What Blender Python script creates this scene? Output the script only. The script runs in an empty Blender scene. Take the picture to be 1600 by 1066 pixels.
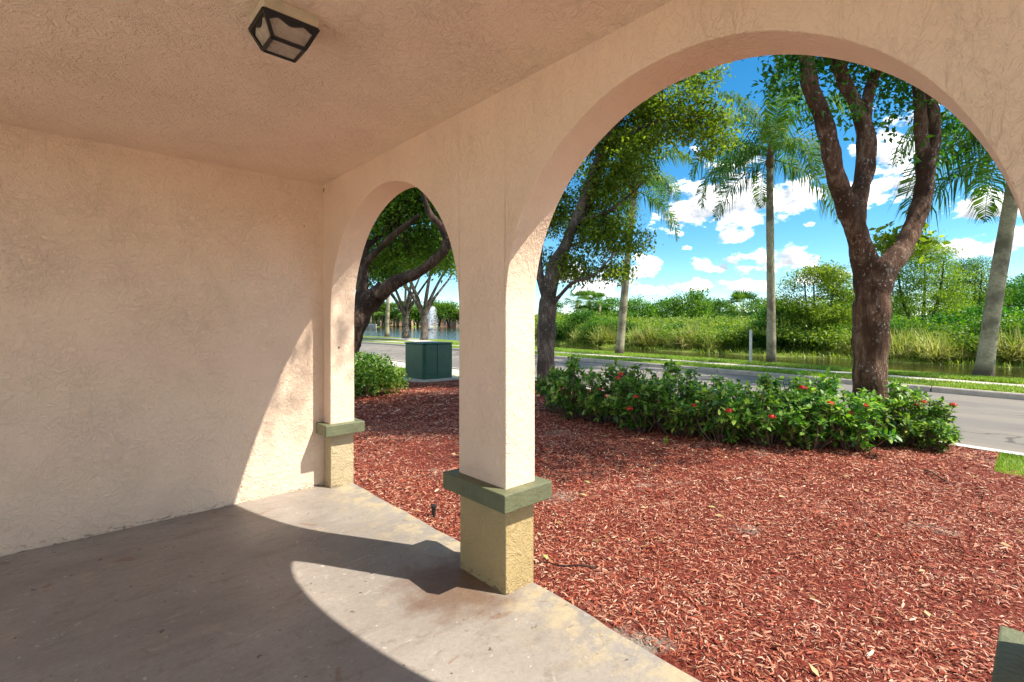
import bpy, math, random
import numpy as np
from mathutils import Vector
R = math.radians
rnd = random.Random(7)
rng = np.random.default_rng(7)
sc = bpy.context.scene
COL = sc.collection

# ------------------------------------------------------------------ camera
F_PX, HZ, CAM_H, ANG = 766.0, 506.0, 1.31, R(47.4)
cam_d = bpy.data.cameras.new('camera')
cam = bpy.data.objects.new('camera', cam_d); COL.objects.link(cam)
cam.location = (0, 0, CAM_H); cam.rotation_euler = (R(90), 0, ANG - R(90))
cam_d.sensor_width = 36; cam_d.lens = 36 * F_PX / 1600
cam_d.shift_y = -(533 - HZ) / 1600
cam_d.clip_start = .02; cam_d.clip_end = 6000
sc.camera = cam
ca, sa = math.cos(ANG), math.sin(ANG)

def W(D, Rr, z):
    return (D * ca + Rr * sa, D * sa - Rr * ca, z)
def P(u, v, D):                     # a photo measurement at a known distance
    return W(D, D * (u - 800) / F_PX, CAM_H - (v - HZ) * D / F_PX)
def G(u, v, z=-.05):                # a photo measurement standing on the ground
    D = F_PX * (CAM_H - z) / (v - HZ)
    return P(u, v, D)
def U(u, D, z=-.05):
    return W(D, D * (u - 800) / F_PX, z)

# ------------------------------------------------------------------ light
SUN_EL, SUN_AZ = R(52), math.atan2(-.862, .507)      # direction towards the sun, from +X
sun_d = bpy.data.lights.new('sun', 'SUN'); sun_d.energy = 2.0; sun_d.angle = R(.53)
sun_d.color = (1, .93, .82)
sun = bpy.data.objects.new('sun', sun_d); COL.objects.link(sun)
sd = Vector((math.cos(SUN_AZ) * math.cos(SUN_EL), math.sin(SUN_AZ) * math.cos(SUN_EL), math.sin(SUN_EL)))
sun.rotation_euler = sd.to_track_quat('Z', 'Y').to_euler()
sc.view_settings.view_transform = 'Standard'; sc.view_settings.look = 'None'
sc.view_settings.gamma = 1; sc.view_settings.use_curve_mapping = False
sc.view_settings.exposure = 2.2
sc.cycles.max_bounces = 10; sc.cycles.diffuse_bounces = 6; sc.cycles.transparent_max_bounces = 16
sc.cycles.use_denoising = True

class NT:
    def __init__(s, tree): s.t = tree
    def n(s, typ, ins=None, **kw):
        nd = s.t.nodes.new(typ)
        for k, v in kw.items(): setattr(nd, k, v)
        for k, v in (ins or {}).items():
            if isinstance(v, bpy.types.NodeSocket): s.t.links.new(v, nd.inputs[k])
            else: nd.inputs[k].default_value = v
        return nd
    def m(s, op, a, b=0.0, c=None, clamp=False):
        ins = {0: a, 1: b}
        if c is not None: ins[2] = c
        return s.n('ShaderNodeMath', ins, operation=op, use_clamp=clamp).outputs[0]
    def ramp(s, fac, stops, interp='LINEAR'):
        nd = s.n('ShaderNodeValToRGB', {0: fac}); cr = nd.color_ramp; cr.interpolation = interp
        while len(cr.elements) < len(stops): cr.elements.new(.5)
        for e, (p, c) in zip(cr.elements, stops):
            e.position = p; e.color = (*c, 1) if len(c) == 3 else c
        return nd.outputs[0]
    def mix(s, fac, a, b, blend='MIX'):
        nd = s.n('ShaderNodeMix', data_type='RGBA', blend_type=blend)
        for i, v in ((0, fac), (6, a), (7, b)):
            if isinstance(v, bpy.types.NodeSocket): s.t.links.new(v, nd.inputs[i])
            else: nd.inputs[i].default_value = v if i == 0 else ((*v, 1) if len(v) == 3 else v)
        return nd.outputs[2]
    def noise(s, vec, scale, detail=3, rough=.5, dist=0.0):
        return s.n('ShaderNodeTexNoise', {'Vector': vec, 'Scale': scale, 'Detail': detail, 'Roughness': rough, 'Distortion': dist}).outputs[0]
    def sstep(s, x, a, b):
        return s.n('ShaderNodeMapRange', {0: x, 1: a, 2: b, 3: 0.0, 4: 1.0}, interpolation_type='SMOOTHSTEP').outputs[0]

world = bpy.data.worlds.new('World'); sc.world = world; world.use_nodes = True
wt = world.node_tree; wt.nodes.clear(); w = NT(wt)
SKY_K = .15
sky = w.n('ShaderNodeTexSky', sky_type='NISHITA', sun_disc=False, sun_elevation=SUN_EL,
          sun_rotation=math.pi / 2 - SUN_AZ, air_density=.75, dust_density=0.0, ozone_density=1.6, altitude=0)
tc = w.n('ShaderNodeTexCoord').outputs['Generated']
sep = w.n('ShaderNodeSeparateXYZ', {0: tc})
az = w.m('ARCTAN2', sep.outputs[1], sep.outputs[0])
el = w.m('ARCSINE', sep.outputs[2])
CL = [(1125,322,96,56),(1080,338,60,36),(1245,308,62,34),(1395,240,62,58),(1350,305,55,26),(1420,300,40,24),(1550,325,70,28),
      (1500,388,70,28),(1580,380,50,24),(1235,410,62,22),(1012,408,26,12),(1000,426,34,13),(1130,420,46,17),(1088,447,56,11),
      (1010,455,40,9),(1165,450,46,11),(930,448,56,24),(1205,412,26,12),(1590,240,40,30),(1145,370,30,12),(890,430,30,20),(1075,388,12,6),(1265,350,14,6),
      (560,300,80,40),(1700,300,90,50),(1750,410,90,30),(400,380,90,50),(1300,430,60,16)]
mask = None
for cx, cy, rx, ry in CL:
    d = Vector(P(cx, cy, 1)) - Vector((0, 0, CAM_H)); d.normalize()
    k = d.dot(Vector((ca, sa, 0)))
    a0, e0 = math.atan2(d.y, d.x), math.asin(d.z)
    wa, we = rx * k * k / F_PX, ry * k / F_PX
    dx = w.m('MULTIPLY', w.m('SUBTRACT', az, a0), 1 / wa)
    dy = w.m('MULTIPLY', w.m('SUBTRACT', el, e0), 1 / we)
    dy = w.m('MAXIMUM', dy, w.m('MULTIPLY', dy, -1.5))
    m_ = w.m('SUBTRACT', 1.0, w.m('SQRT', w.m('ADD', w.m('MULTIPLY', dx, dx), w.m('MULTIPLY', dy, dy))))
    mask = m_ if mask is None else w.m('MAXIMUM', mask, m_)
# elsewhere in the sky the same kind of broken cumulus goes on
gen = w.m('MULTIPLY_ADD', w.noise(tc, 3.2, 2), 5.0, -2.6)
fr = Vector((ca, sa, .1)).normalized()
dotf = w.n('ShaderNodeVectorMath', {0: tc, 1: tuple(fr)}, operation='DOT_PRODUCT').outputs['Value']
gen = w.m('SUBTRACT', gen, w.m('MULTIPLY', w.sstep(dotf, .5, .75), 3))
mask = w.m('MAXIMUM', mask, gen)
scl = w.n('ShaderNodeMapping', {0: tc, 3: (1, 1, 1.7)}).outputs[0]
n1 = w.noise(scl, 15, 9, .60, .15)
n2 = w.noise(scl, 55, 6, .6)
dens = w.m('ADD', w.m('MULTIPLY_ADD', mask, 1.35, .03), w.m('ADD', w.m('MULTIPLY_ADD', n1, 5.2, -2.65), w.m('MULTIPLY_ADD', n2, 1.8, -.9)))
cover = w.sstep(dens, -.12, .62)
off = w.n('ShaderNodeVectorMath', {0: scl, 1: (.006, -.010, .018)}, operation='ADD').outputs[0]
n1b = w.noise(off, 15, 9, .60, .15)
rel = w.m('MULTIPLY_ADD', w.m('SUBTRACT', n1, n1b), 3.4, .66)
shade = w.m('ADD', rel, w.m('MULTIPLY', w.m('SUBTRACT', .8, dens), .12), clamp=True)
ccol = w.ramp(shade, [(0, (.60, .66, .76)), (.4, (.82, .86, .92)), (.72, (1, 1, 1))])
lum = w.m('MULTIPLY', w.m('MULTIPLY_ADD', w.m('POWER', shade, 3.0), 1.9, 1.0), .225 / SKY_K)
ccol = w.n('ShaderNodeVectorMath', {0: ccol, 3: lum}, operation='SCALE').outputs[0]
skc = w.n('ShaderNodeHueSaturation', {'Saturation': 1.36, 'Hue': .487, 'Value': .33, 'Color': sky.outputs[0]}).outputs[0]
allc = w.mix(w.m('MULTIPLY', cover, w.sstep(el, .02, .07)), skc, ccol)
bg = w.n('ShaderNodeBackground', {0: allc, 1: SKY_K})
wo = w.n('ShaderNodeOutputWorld', {0: bg.outputs[0]})

# ------------------------------------------------------------------ helpers
def link(name, me, mat=None, parent=None, label=None, cat=None, group=None, kind=None, loc=None):
    o = bpy.data.objects.new(name, me); COL.objects.link(o)
    if mat is not None and me is not None:
        for mm in (mat if isinstance(mat, (list, tuple)) else [mat]): me.materials.append(mm)
    if parent is not None: o.parent = parent
    if loc is not None: o.location = loc
    for k, v in (('label', label), ('category', cat), ('group', group), ('kind', kind)):
        if v: o[k] = v
    return o
def thing(name, label, cat, loc=(0, 0, 0), group=None, rz=0):
    o = link(name, None, None, None, label, cat, group, None, loc); o.rotation_euler.z = rz
    return o
def pyd(vs, fs, smooth=False, name='mesh'):
    me = bpy.data.meshes.new(name); me.from_pydata([tuple(v) for v in vs], [], fs)
    if smooth: me.shade_smooth()
    me.update(); return me
def quads(V, name='mesh', smooth=False, F=None):
    """V: (n, k, 3) array of k-gons, each face on its own vertices; or with F shared topology per piece"""
    n, k = V.shape[:2]
    me = bpy.data.meshes.new(name)
    me.vertices.add(n * k); me.vertices.foreach_set('co', np.ascontiguousarray(V, dtype=np.float32).ravel())
    if F is None: F = np.arange(k)[None, :]
    F = np.asarray(F); nf, fk = F.shape
    idx = (F[None] + (np.arange(n) * k)[:, None, None]).reshape(-1, fk)
    me.loops.add(idx.size); me.loops.foreach_set('vertex_index', idx.ravel().astype(np.int32))
    me.polygons.add(len(idx)); me.polygons.foreach_set('loop_start', (np.arange(len(idx)) * fk).astype(np.int32))
    me.update(calc_edges=True)
    if smooth: me.shade_smooth()
    return me
class MB:
    def __init__(s): s.v = []; s.f = []
    def add(s, vs, fs):
        b = len(s.v); s.v += [tuple(v) for v in vs]; s.f += [[i + b for i in f] for f in fs]
    def box(s, a, b):
        x0, y0, z0 = a; x1, y1, z1 = b
        s.add([(x0,y0,z0),(x1,y0,z0),(x1,y1,z0),(x0,y1,z0),(x0,y0,z1),(x1,y0,z1),(x1,y1,z1),(x0,y1,z1)],
              [(3,2,1,0),(4,5,6,7),(0,1,5,4),(1,2,6,5),(2,3,7,6),(3,0,4,7)])
    def tube(s, pts, rad, seg=8, cap=True, wob=0.0, seed=0):
        pts = [Vector(p) for p in pts]; n = len(pts); r_ = random.Random(seed)
        up = Vector((0, 0, 1)); prev = None; rings = []
        for i, p in enumerate(pts):
            t = (pts[min(i + 1, n - 1)] - pts[max(i - 1, 0)]).normalized()
            if prev is None:
                a = t.cross(up if abs(t.z) < .9 else Vector((1, 0, 0))).normalized()
            else:
                a = (prev - t * prev.dot(t)).normalized()
            prev = a; b = t.cross(a)
            rr = rad[i] if isinstance(rad, (list, tuple)) else rad
            rr *= 1 + wob * 1.2 * math.sin(i * .9 + seed)
            lump = [1 + wob * 1.3 * math.sin(2 * 2*math.pi*j/seg + i * .35 + seed) for j in range(seg)]
            rings.append([p + (a * math.cos(2*math.pi*j/seg) + b * math.sin(2*math.pi*j/seg)) * rr * lump[j] * (1 + wob * r_.uniform(-1, 1)) for j in range(seg)])
        vs = [v for r0 in rings for v in r0]
        fs = [[i*seg+j, i*seg+(j+1)%seg, (i+1)*seg+(j+1)%seg, (i+1)*seg+j] for i in range(n-1) for j in range(seg)]
        if cap: fs += [list(range(seg))[::-1], [(n-1)*seg+j for j in range(seg)]]
        s.add(vs, fs)
    def build(s, name, mat, parent=None, smooth=False, bevel=0, **kw):
        o = link(name, pyd(s.v, s.f, smooth), mat, parent, **kw)
        if bevel:
            m = o.modifiers.new('bevel', 'BEVEL'); m.width = bevel; m.segments = 2; m.limit_method = 'ANGLE'
        return o
def smooth_path(pts, rad, sub=4):
    """Catmull-Rom through the points"""
    P_ = [Vector(p) for p in pts]; out = []; ro = []
    n = len(P_)
    for i in range(n - 1):
        p0, p1, p2, p3 = P_[max(i-1, 0)], P_[i], P_[i+1], P_[min(i+2, n-1)]
        for k in range(sub):
            t = k / sub
            out.append(.5 * ((2*p1) + (p2-p0)*t + (2*p0-5*p1+4*p2-p3)*t*t + (3*p1-p0-3*p2+p3)*t**3))
            ro.append(rad[i] * (1-t) + rad[i+1] * t)
    out.append(P_[-1]); ro.append(rad[-1])
    return out, ro

# ------------------------------------------------------------------ materials
def mat(name, build):
    m = bpy.data.materials.new(name); m.use_nodes = True; t = m.node_tree; t.nodes.clear(); k = NT(t)
    s = build(k); t.links.new(s, k.n('ShaderNodeOutputMaterial').inputs[0]); return m
def bsdf(k, col, rough=.8, normal=None, spec=.3, **kw):
    ins = {'Base Color': col if isinstance(col, bpy.types.NodeSocket) else (*col, 1), 'Roughness': rough, 'Specular IOR Level': spec}
    if normal is not None: ins['Normal'] = normal
    ins.update(kw)
    return k.n('ShaderNodeBsdfPrincipled', ins).outputs[0]
def objc(k): return k.n('ShaderNodeTexCoord').outputs['Object']
def bump(k, h, dist, strength=1.0): return k.n('ShaderNodeBump', {'Height': h, 'Distance': dist, 'Strength': strength}).outputs[0]

def stucco(base, amp=.004, sc_=34., streak=1.0, grime=True):
    def f(k):
        c = objc(k)
        st = k.n('ShaderNodeMapping', {0: c, 3: (1, 1, streak)}).outputs[0]
        warp = k.n('ShaderNodeTexNoise', {'Vector': st, 'Scale': 9.0, 'Detail': 3}).outputs[1]
        wv = k.n('ShaderNodeVectorMath', {0: st, 1: k.n('ShaderNodeVectorMath', {0: warp, 3: .09}, operation='SCALE').outputs[0]}, operation='ADD').outputs[0]
        a = k.noise(wv, sc_, 3, .55, .8)
        ridge = k.m('SUBTRACT', 1.0, k.m('MULTIPLY', k.m('ABSOLUTE', k.m('SUBTRACT', a, .5)), 9.0), clamp=True)
        patch = k.sstep(k.noise(c, 3.3, 2), .30, .75)
        fine = k.noise(c, 170, 3, .6)
        blob = k.sstep(k.noise(wv, sc_ * .62, 2, .5), .5, .62)
        h = k.m('ADD', k.m('MULTIPLY', ridge, k.m('MULTIPLY_ADD', patch, .45, .40)), k.m('ADD', k.m('MULTIPLY', blob, .6), k.m('MULTIPLY', fine, .22)))
        big = k.noise(c, 1.6, 4, .6)
        col = k.mix(k.sstep(big, .3, .75), base, tuple(b * f_ for b, f_ in zip(base, (.965, .955, .945))))
        col = k.mix(k.m('MULTIPLY', k.sstep(k.noise(c, 60, 2), .55, .8), .12), col, tuple(b * .6 for b in base))
        if grime:
            z = k.n('ShaderNodeSeparateXYZ', {0: c}).outputs[2]
            low = k.m('SUBTRACT', 1.0, k.sstep(z, .0, .055))
            g = k.m('MULTIPLY', low, k.sstep(k.noise(k.n('ShaderNodeMapping', {0: c, 3: (1, 1, 3)}).outputs[0], 22, 4, .7), .53, .62))
            col = k.mix(k.m('MULTIPLY', g, .8), col, (.07, .045, .03))
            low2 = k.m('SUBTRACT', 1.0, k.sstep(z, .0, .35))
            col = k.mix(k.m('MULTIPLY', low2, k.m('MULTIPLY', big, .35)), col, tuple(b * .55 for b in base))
            nick = k.sstep(k.noise(c, 13, 1, .4), .815, .835)
            col = k.mix(nick, col, (.12, .06, .04))
        return bsdf(k, col, .68, bump(k, h, amp), .35)
    return f
WALL = (.88, .665, .49)
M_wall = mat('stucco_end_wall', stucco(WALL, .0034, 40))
M_arc = mat('stucco_arcade', stucco(WALL, .0024, 52, .6))
M_ceil = mat('stucco_ceiling', stucco((.93, .72, .55), .0042, 38, 1, False))
M_ped = mat('stucco_pedestal', stucco((.44, .33, .155), .003, 34))
def concrete(k):
    c = objc(k)
    st = k.n('ShaderNodeMapping', {0: c, 2: (0, 0, R(25)), 3: (1.0, 3.2, 1)}).outputs[0]
    big = k.noise(c, 1.1, 5, .62, .3); mid = k.noise(st, 3.2, 6, .65, .5); fin = k.noise(c, 90, 4, .6)
    col = k.mix(k.sstep(big, .3, .7), (.325, .288, .25), (.235, .206, .178))
    col = k.mix(k.m('MULTIPLY', k.sstep(mid, .5, .75), .55), col, (.17, .135, .11))
    col = k.mix(k.m('MULTIPLY', k.sstep(k.noise(c, 2.3, 5, .7), .56, .75), .6), col, (.42, .34, .24))
    col = k.mix(k.m('MULTIPLY', k.sstep(k.noise(c, 5.5, 6, .8, 1.0), .60, .66), .45), col, (.46, .42, .37))
    col = k.mix(k.m('MULTIPLY', k.sstep(k.noise(c, 38, 2, .5), .70, .73), .75), col, (.52, .49, .45))
    col = k.mix(k.m('MULTIPLY', k.sstep(k.noise(k.n('ShaderNodeMapping', {0: c, 1: (3, 1, 0)}).outputs[0], 17, 2, .6), .705, .73), .75), col, (.07, .035, .025))
    sc1 = k.noise(k.n('ShaderNodeMapping', {0: c, 2: (0, 0, R(-35)), 3: (1, 14, 1)}).outputs[0], 4.2, 3, .6, .4)
    col = k.mix(k.m('MULTIPLY', k.m('MULTIPLY', k.sstep(sc1, .66, .70), k.sstep(k.noise(c, 2.0, 3), .48, .56)), .5), col, (.50, .46, .42))
    col = k.mix(k.m('MULTIPLY', k.sstep(k.noise(c, 14, 6, .75, .6), .55, .68), .45), col, (.15, .118, .095))
    col = k.mix(k.m('MULTIPLY', k.sstep(k.noise(c, 3.4, 4, .6, 1.2), .63, .68), .55), col, (.19, .10, .06))
    # tan wear beside the pier and a rusty damp stain at its foot
    sx = k.n('ShaderNodeSeparateXYZ', {0: c})
    ex = k.sstep(k.m('ADD', sx.outputs[0], k.m('MULTIPLY_ADD', mid, .6, -.3)), 1.35, 1.75)
    col = k.mix(k.m('MULTIPLY', ex, k.m('MULTIPLY', k.sstep(k.noise(c, 7, 5, .7), .42, .6), .7)), col, (.46, .37, .22))
    dd = k.n('ShaderNodeVectorMath', {0: c, 1: (1.47, 2.0, 0)}, operation='DISTANCE').outputs['Value']
    dn = k.m('ADD', dd, k.m('MULTIPLY_ADD', k.noise(c, 6, 4, .6), .5, -.25))
    col = k.mix(k.m('MULTIPLY', k.m('SUBTRACT', 1.0, k.sstep(dn, .12, .42)), .75), col, (.13, .066, .035))
    col = k.mix(1.0, col, k.mix(k.noise(c, 240, 3, .7), (.82, .82, .82), (1.18, 1.18, 1.18)), 'MULTIPLY')
    col = k.mix(1.0, col, k.mix(k.noise(c, 45, 5, .75), (.72, .72, .73), (1.25, 1.25, 1.24)), 'MULTIPLY')
    h = k.m('ADD', k.m('MULTIPLY', fin, .5), k.m('MULTIPLY', mid, 1.2))
    return bsdf(k, col, k.m('MULTIPLY_ADD', big, .4, .30), bump(k, h, .003), .4)
M_conc = mat('old_concrete', concrete)
def paint(base, rough=.5, b=.002, wear=(.55, .5, .4), wf=.5, s=14):
    def f(k):
        c = objc(k); n = k.noise(c, s, 5, .65)
        col = k.mix(k.sstep(n, .35, .7), base, tuple(x * .78 for x in base))
        col = k.mix(k.m('MULTIPLY', k.sstep(k.noise(c, s * 3, 4, .7), .66, .72), wf), col, wear)
        return bsdf(k, col, rough, bump(k, k.noise(c, s * 5, 3, .6), b), .4)
    return f
M_cap = mat('sage_paint', paint((.145, .155, .085), .5, .0035, (.36, .36, .25), .6, 12))
M_black = mat('black_metal', paint((.009, .006, .005), .35, .0006, (.05, .03, .02), .3))
M_cream = mat('cream_metal', paint((.62, .52, .36), .45, .0004, (.3, .25, .2), .2))
M_green = mat('green_cabinet_paint', paint((.022, .095, .062), .38, .0006, (.1, .16, .12), .2, 5))
M_white = mat('white_paint', paint((.62, .62, .60), .5, .0006, (.3, .3, .28), .3))
M_kerb = mat('kerb_concrete', paint((.46, .40, .34), .8, .003, (.22, .19, .16), .5, 6))
M_kline = mat('pale_gutter', paint((.66, .63, .58), .75, .002, (.4, .36, .32), .5, 6))
M_pave = mat('pavement_concrete', paint((.52, .46, .39), .8, .002, (.3, .26, .22), .4, 2))
M_bounce = mat('bounce_paving', paint((.66, .56, .44), .8, .002, (.4, .33, .26), .4, 2))  # bright warm reflector tone for the added ground behind the camera
M_plast = mat('dark_plastic', paint((.02, .02, .02), .45, .0005))
def glass_f(k):
    c = objc(k)
    col = k.ramp(k.noise(c, 30, 5, .7), [(.3, (.62, .52, .42)), (.6, (.42, .33, .26)), (.75, (.16, .1, .07))])
    d = bsdf(k, col, .28, bump(k, k.noise(c, 60, 3), .002), .5)
    t = k.n('ShaderNodeBsdfTransparent', {0: (.95, .9, .82, 1)}).outputs[0]
    return k.n('ShaderNodeMixShader', {0: .72, 1: t, 2: d}).outputs[0]
M_glass = mat('dusty_lamp_glass', glass_f)
def asphalt(k):
    c = objc(k)
    st = k.n('ShaderNodeMapping', {0: c, 3: (1.0, .16, 1)}).outputs[0]
    lane = k.noise(st, 1.1, 4, .6)
    col = k.mix(k.sstep(lane, .38, .62), (.17, .152, .135), (.225, .195, .16))
    col = k.mix(k.m('MULTIPLY', k.sstep(k.noise(c, .6, 5, .6), .5, .7), .6), col, (.13, .12, .11))
    v = k.n('ShaderNodeTexVoronoi', {'Vector': k.n('ShaderNodeVectorMath', {0: c, 1: k.n('ShaderNodeTexNoise', {'Vector': c, 'Scale': 1.5, 'Detail': 4}).outputs[1]}, operation='ADD').outputs[0], 'Scale': .28}, feature='DISTANCE_TO_EDGE').outputs[0]
    col = k.mix(k.m('MULTIPLY', k.m('SUBTRACT', 1.0, k.sstep(v, .002, .012)), .75), col, (.06, .055, .05))
    g = k.noise(c, 90, 3, .7)
    col = k.mix(1.0, col, k.mix(g, (.7, .7, .7), (1.3, 1.3, 1.3)), 'MULTIPLY')
    return bsdf(k, col, .85, bump(k, g, .004), .3)
M_asph = mat('worn_asphalt', asphalt)
def lawn(k):
    c = objc(k); n = k.noise(c, 1.3, 5, .65); f_ = k.noise(c, 45, 4, .7)
    col = k.mix(k.sstep(n, .35, .65), (.14, .21, .03), (.22, .27, .05))
    col = k.mix(1.0, col, k.mix(f_, (.45, .45, .45), (1.4, 1.4, 1.4)), 'MULTIPLY')
    return bsdf(k, col, .9, bump(k, f_, .03), .1)
M_lawn = mat('lawn', lawn)
def scrubground(k):
    c = objc(k)
    col = k.ramp(k.noise(c, .5, 6, .7), [(.3, (.05, .07, .015)), (.5, (.12, .16, .025)), (.7, (.20, .19, .07))])
    return bsdf(k, col, .95, None, .1)
M_bank = mat('overgrown_ground', scrubground)
def mulchg(k):
    c = objc(k); n = k.noise(c, 60, 4, .7)
    col = k.ramp(n, [(.3, (.05, .008, .005)), (.5, (.17, .03, .018)), (.7, (.30, .11, .07))])
    col = k.mix(k.sstep(k.noise(c, 1.25, 4, .6), .60, .70), col, k.ramp(n, [(.3, (.16, .12, .09)), (.7, (.36, .30, .25))]))
    return bsdf(k, col, .9, bump(k, n, .02), .2)
M_mulchg = mat('mulch_bed', mulchg)
def island(k): return k.n('ShaderNodeNewGeometry').outputs['Random Per Island']
def chips(k):
    col = k.ramp(island(k), [(0, (.07, .007, .004)), (.25, (.29, .042, .018)), (.55, (.42, .135, .070)), (.80, (.49, .23, .145)), (.94, (.54, .33, .23)), (1, (.60, .46, .34))])
    return bsdf(k, col, .62, None, .35)
M_chip = mat('red_wood_chip', chips)
def water_f(rough, tint):
    def f(k):
        c = objc(k)
        h = k.m('ADD', k.noise(k.n('ShaderNodeMapping', {0: c, 2: (0, 0, .6), 3: (1, 2.2, 1)}).outputs[0], 1.6, 4, .6), k.m('MULTIPLY', k.noise(c, 9, 2), .15))
        return bsdf(k, tint, rough, bump(k, h, .02, 1.0), .5, IOR=1.33)
    return f
M_water = mat('pond_water', water_f(.03, (.035, .035, .012)))
def leafm(stops, trans=.35, rough=.5, spec=.35):
    def f(k):
        r0 = island(k); oi = k.n('ShaderNodeObjectInfo').outputs['Random']
        big = k.noise(objc(k), .9, 2)
        fac = k.m('ADD', k.m('MULTIPLY', r0, .65), k.m('MULTIPLY_ADD', big, .9, -.27), clamp=True)
        col = k.ramp(fac, stops)
        col = k.n('ShaderNodeHueSaturation', {'Hue': k.m('MULTIPLY_ADD', oi, .02, .498), 'Value': k.m('MULTIPLY_ADD', oi, .25, .88), 'Color': col}).outputs[0]
        d = bsdf(k, col, rough, None, spec)
        tcol = k.n('ShaderNodeHueSaturation', {'Hue': .497, 'Saturation': 1.1, 'Value': 1.8, 'Color': col}).outputs[0]
        t = k.n('ShaderNodeBsdfTranslucent', {0: tcol}).outputs[0]
        return k.n('ShaderNodeMixShader', {0: trans, 1: d, 2: t}).outputs[0]
    return f
M_leafA = mat('broad_leaf', leafm([(0, (.03, .08, .010)), (.45, (.08, .17, .016)), (.8, (.18, .28, .03)), (1, (.34, .38, .06))], .42))
M_leafB = mat('yellow_green_leaf', leafm([(0, (.05, .10, .012)), (.45, (.13, .20, .022)), (.8, (.26, .36, .04)), (1, (.38, .45, .07))], .45))
M_leafC = mat('dark_green_leaf', leafm([(0, (.016, .055, .008)), (.5, (.045, .13, .014)), (.85, (.12, .25, .022)), (1, (.25, .36, .04))], .45))
M_shrub = mat('glossy_shrub_leaf', leafm([(0, (.015, .055, .010)), (.35, (.06, .16, .02)), (.65, (.20, .34, .04)), (.88, (.42, .50, .10)), (1, (.44, .30, .10))], .32, .42, .4))
M_scrub = mat('scrub_leaf', leafm([(0, (.05, .09, .012)), (.35, (.13, .20, .022)), (.75, (.24, .30, .04)), (.92, (.33, .33, .07)), (1, (.40, .30, .16))], .35))
M_palm = mat('palm_leaflet', leafm([(0, (.03, .075, .012)), (.5, (.08, .16, .02)), (.85, (.17, .25, .035)), (1, (.30, .31, .08))], .32, .6, .15))
M_reed = mat('reed_blade', leafm([(0, (.14, .19, .03)), (.4, (.28, .31, .06)), (.75, (.44, .40, .15)), (1, (.55, .43, .27))], .3))
M_grass = mat('grass_blade', leafm([(0, (.11, .18, .02)), (.5, (.21, .30, .035)), (1, (.36, .38, .08))], .35))
def bark(c0, c1, c2, lich=.5, vs=1.0, amp=.02, foot=None):
    def f(k):
        c = objc(k); st = k.n('ShaderNodeMapping', {0: c, 3: (1, 1, .25 * vs)}).outputs[0]
        a = k.noise(st, 16, 6, .7, .6); b = k.noise(c, 1.8, 4, .6)
        col = k.ramp(a, [(.25, c0), (.5, c1), (.72, c2)])
        col = k.mix(k.sstep(b, .42, .62), col, tuple(x * .45 for x in c1))
        lc = k.n('ShaderNodeMapping', {0: c, 3: (1, 1, .7)}).outputs[0]
        ln = k.m('ADD', k.m('MULTIPLY', k.sstep(k.noise(lc, 34, 3, .55), .60, .66), k.sstep(k.noise(c, 2.6, 3), .46, .58)), k.m('MULTIPLY', k.sstep(k.noise(lc, 11, 5, .7), .62, .68), .6), clamp=True)
        col = k.mix(k.m('MULTIPLY', ln, lich), col, (.50, .46, .40))
        if foot:
            zz = k.n('ShaderNodeSeparateXYZ', {0: c}).outputs[2]
            fm = k.m('SUBTRACT', 1.0, k.sstep(k.m('ADD', zz, k.m('MULTIPLY_ADD', b, .6, -.3)), .12, .42))
            col = k.mix(k.m('MULTIPLY', fm, .85), col, foot)
        return bsdf(k, col, .9, bump(k, a, amp), .2)
    return f
M_bark = mat('reddish_bark', bark((.022, .011, .008), (.125, .066, .040), (.30, .20, .135), .6, 1, .06))
M_bark2 = mat('grey_bark', bark((.03, .02, .015), (.13, .10, .08), (.30, .25, .21), .5))
M_bark3 = mat('dark_bark', bark((.018, .011, .008), (.075, .045, .032), (.16, .11, .08), .25))
M_palmt = mat('palm_trunk_bark', bark((.19, .165, .10), (.32, .28, .185), (.44, .39, .29), .25, 6.0, .006, (.06, .04, .028)))
M_shaft = mat('palm_boot', bark((.05, .03, .015), (.16, .10, .05), (.26, .2, .10), .2))
M_stem = mat('woody_stem', bark((.05, .03, .02), (.17, .11, .08), (.30, .22, .17), .2, 1, .003))
M_red = mat('red_petal', lambda k: bsdf(k, k.ramp(island(k), [(0, (.42, .01, .012)), (1, (.75, .05, .04))]), .5, None, .3))
M_spray = mat('fountain_spray', lambda k: k.n('ShaderNodeMixShader', {0: .45, 1: k.n('ShaderNodeBsdfTransparent').outputs[0], 2: bsdf(k, (.9, .93, .96), .5)}).outputs[0])
M_house = [mat('house_wall_' + n, paint(c, .8, .001, (.3, .2, .15), .2, 1)) for n, c in (('coral', (.50, .26, .19)), ('sand', (.52, .40, .29)))]
M_roof = mat('clay_roof', paint((.33, .16, .11), .8, .002, (.2, .1, .08), .4, 2))
M_win = mat('dark_pane', lambda k: bsdf(k, (.03, .04, .05), .1, None, .6))
M_sea = mat('seawall_concrete', paint((.36, .34, .33), .8, .001, (.2, .2, .2), .4, 1))

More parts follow.
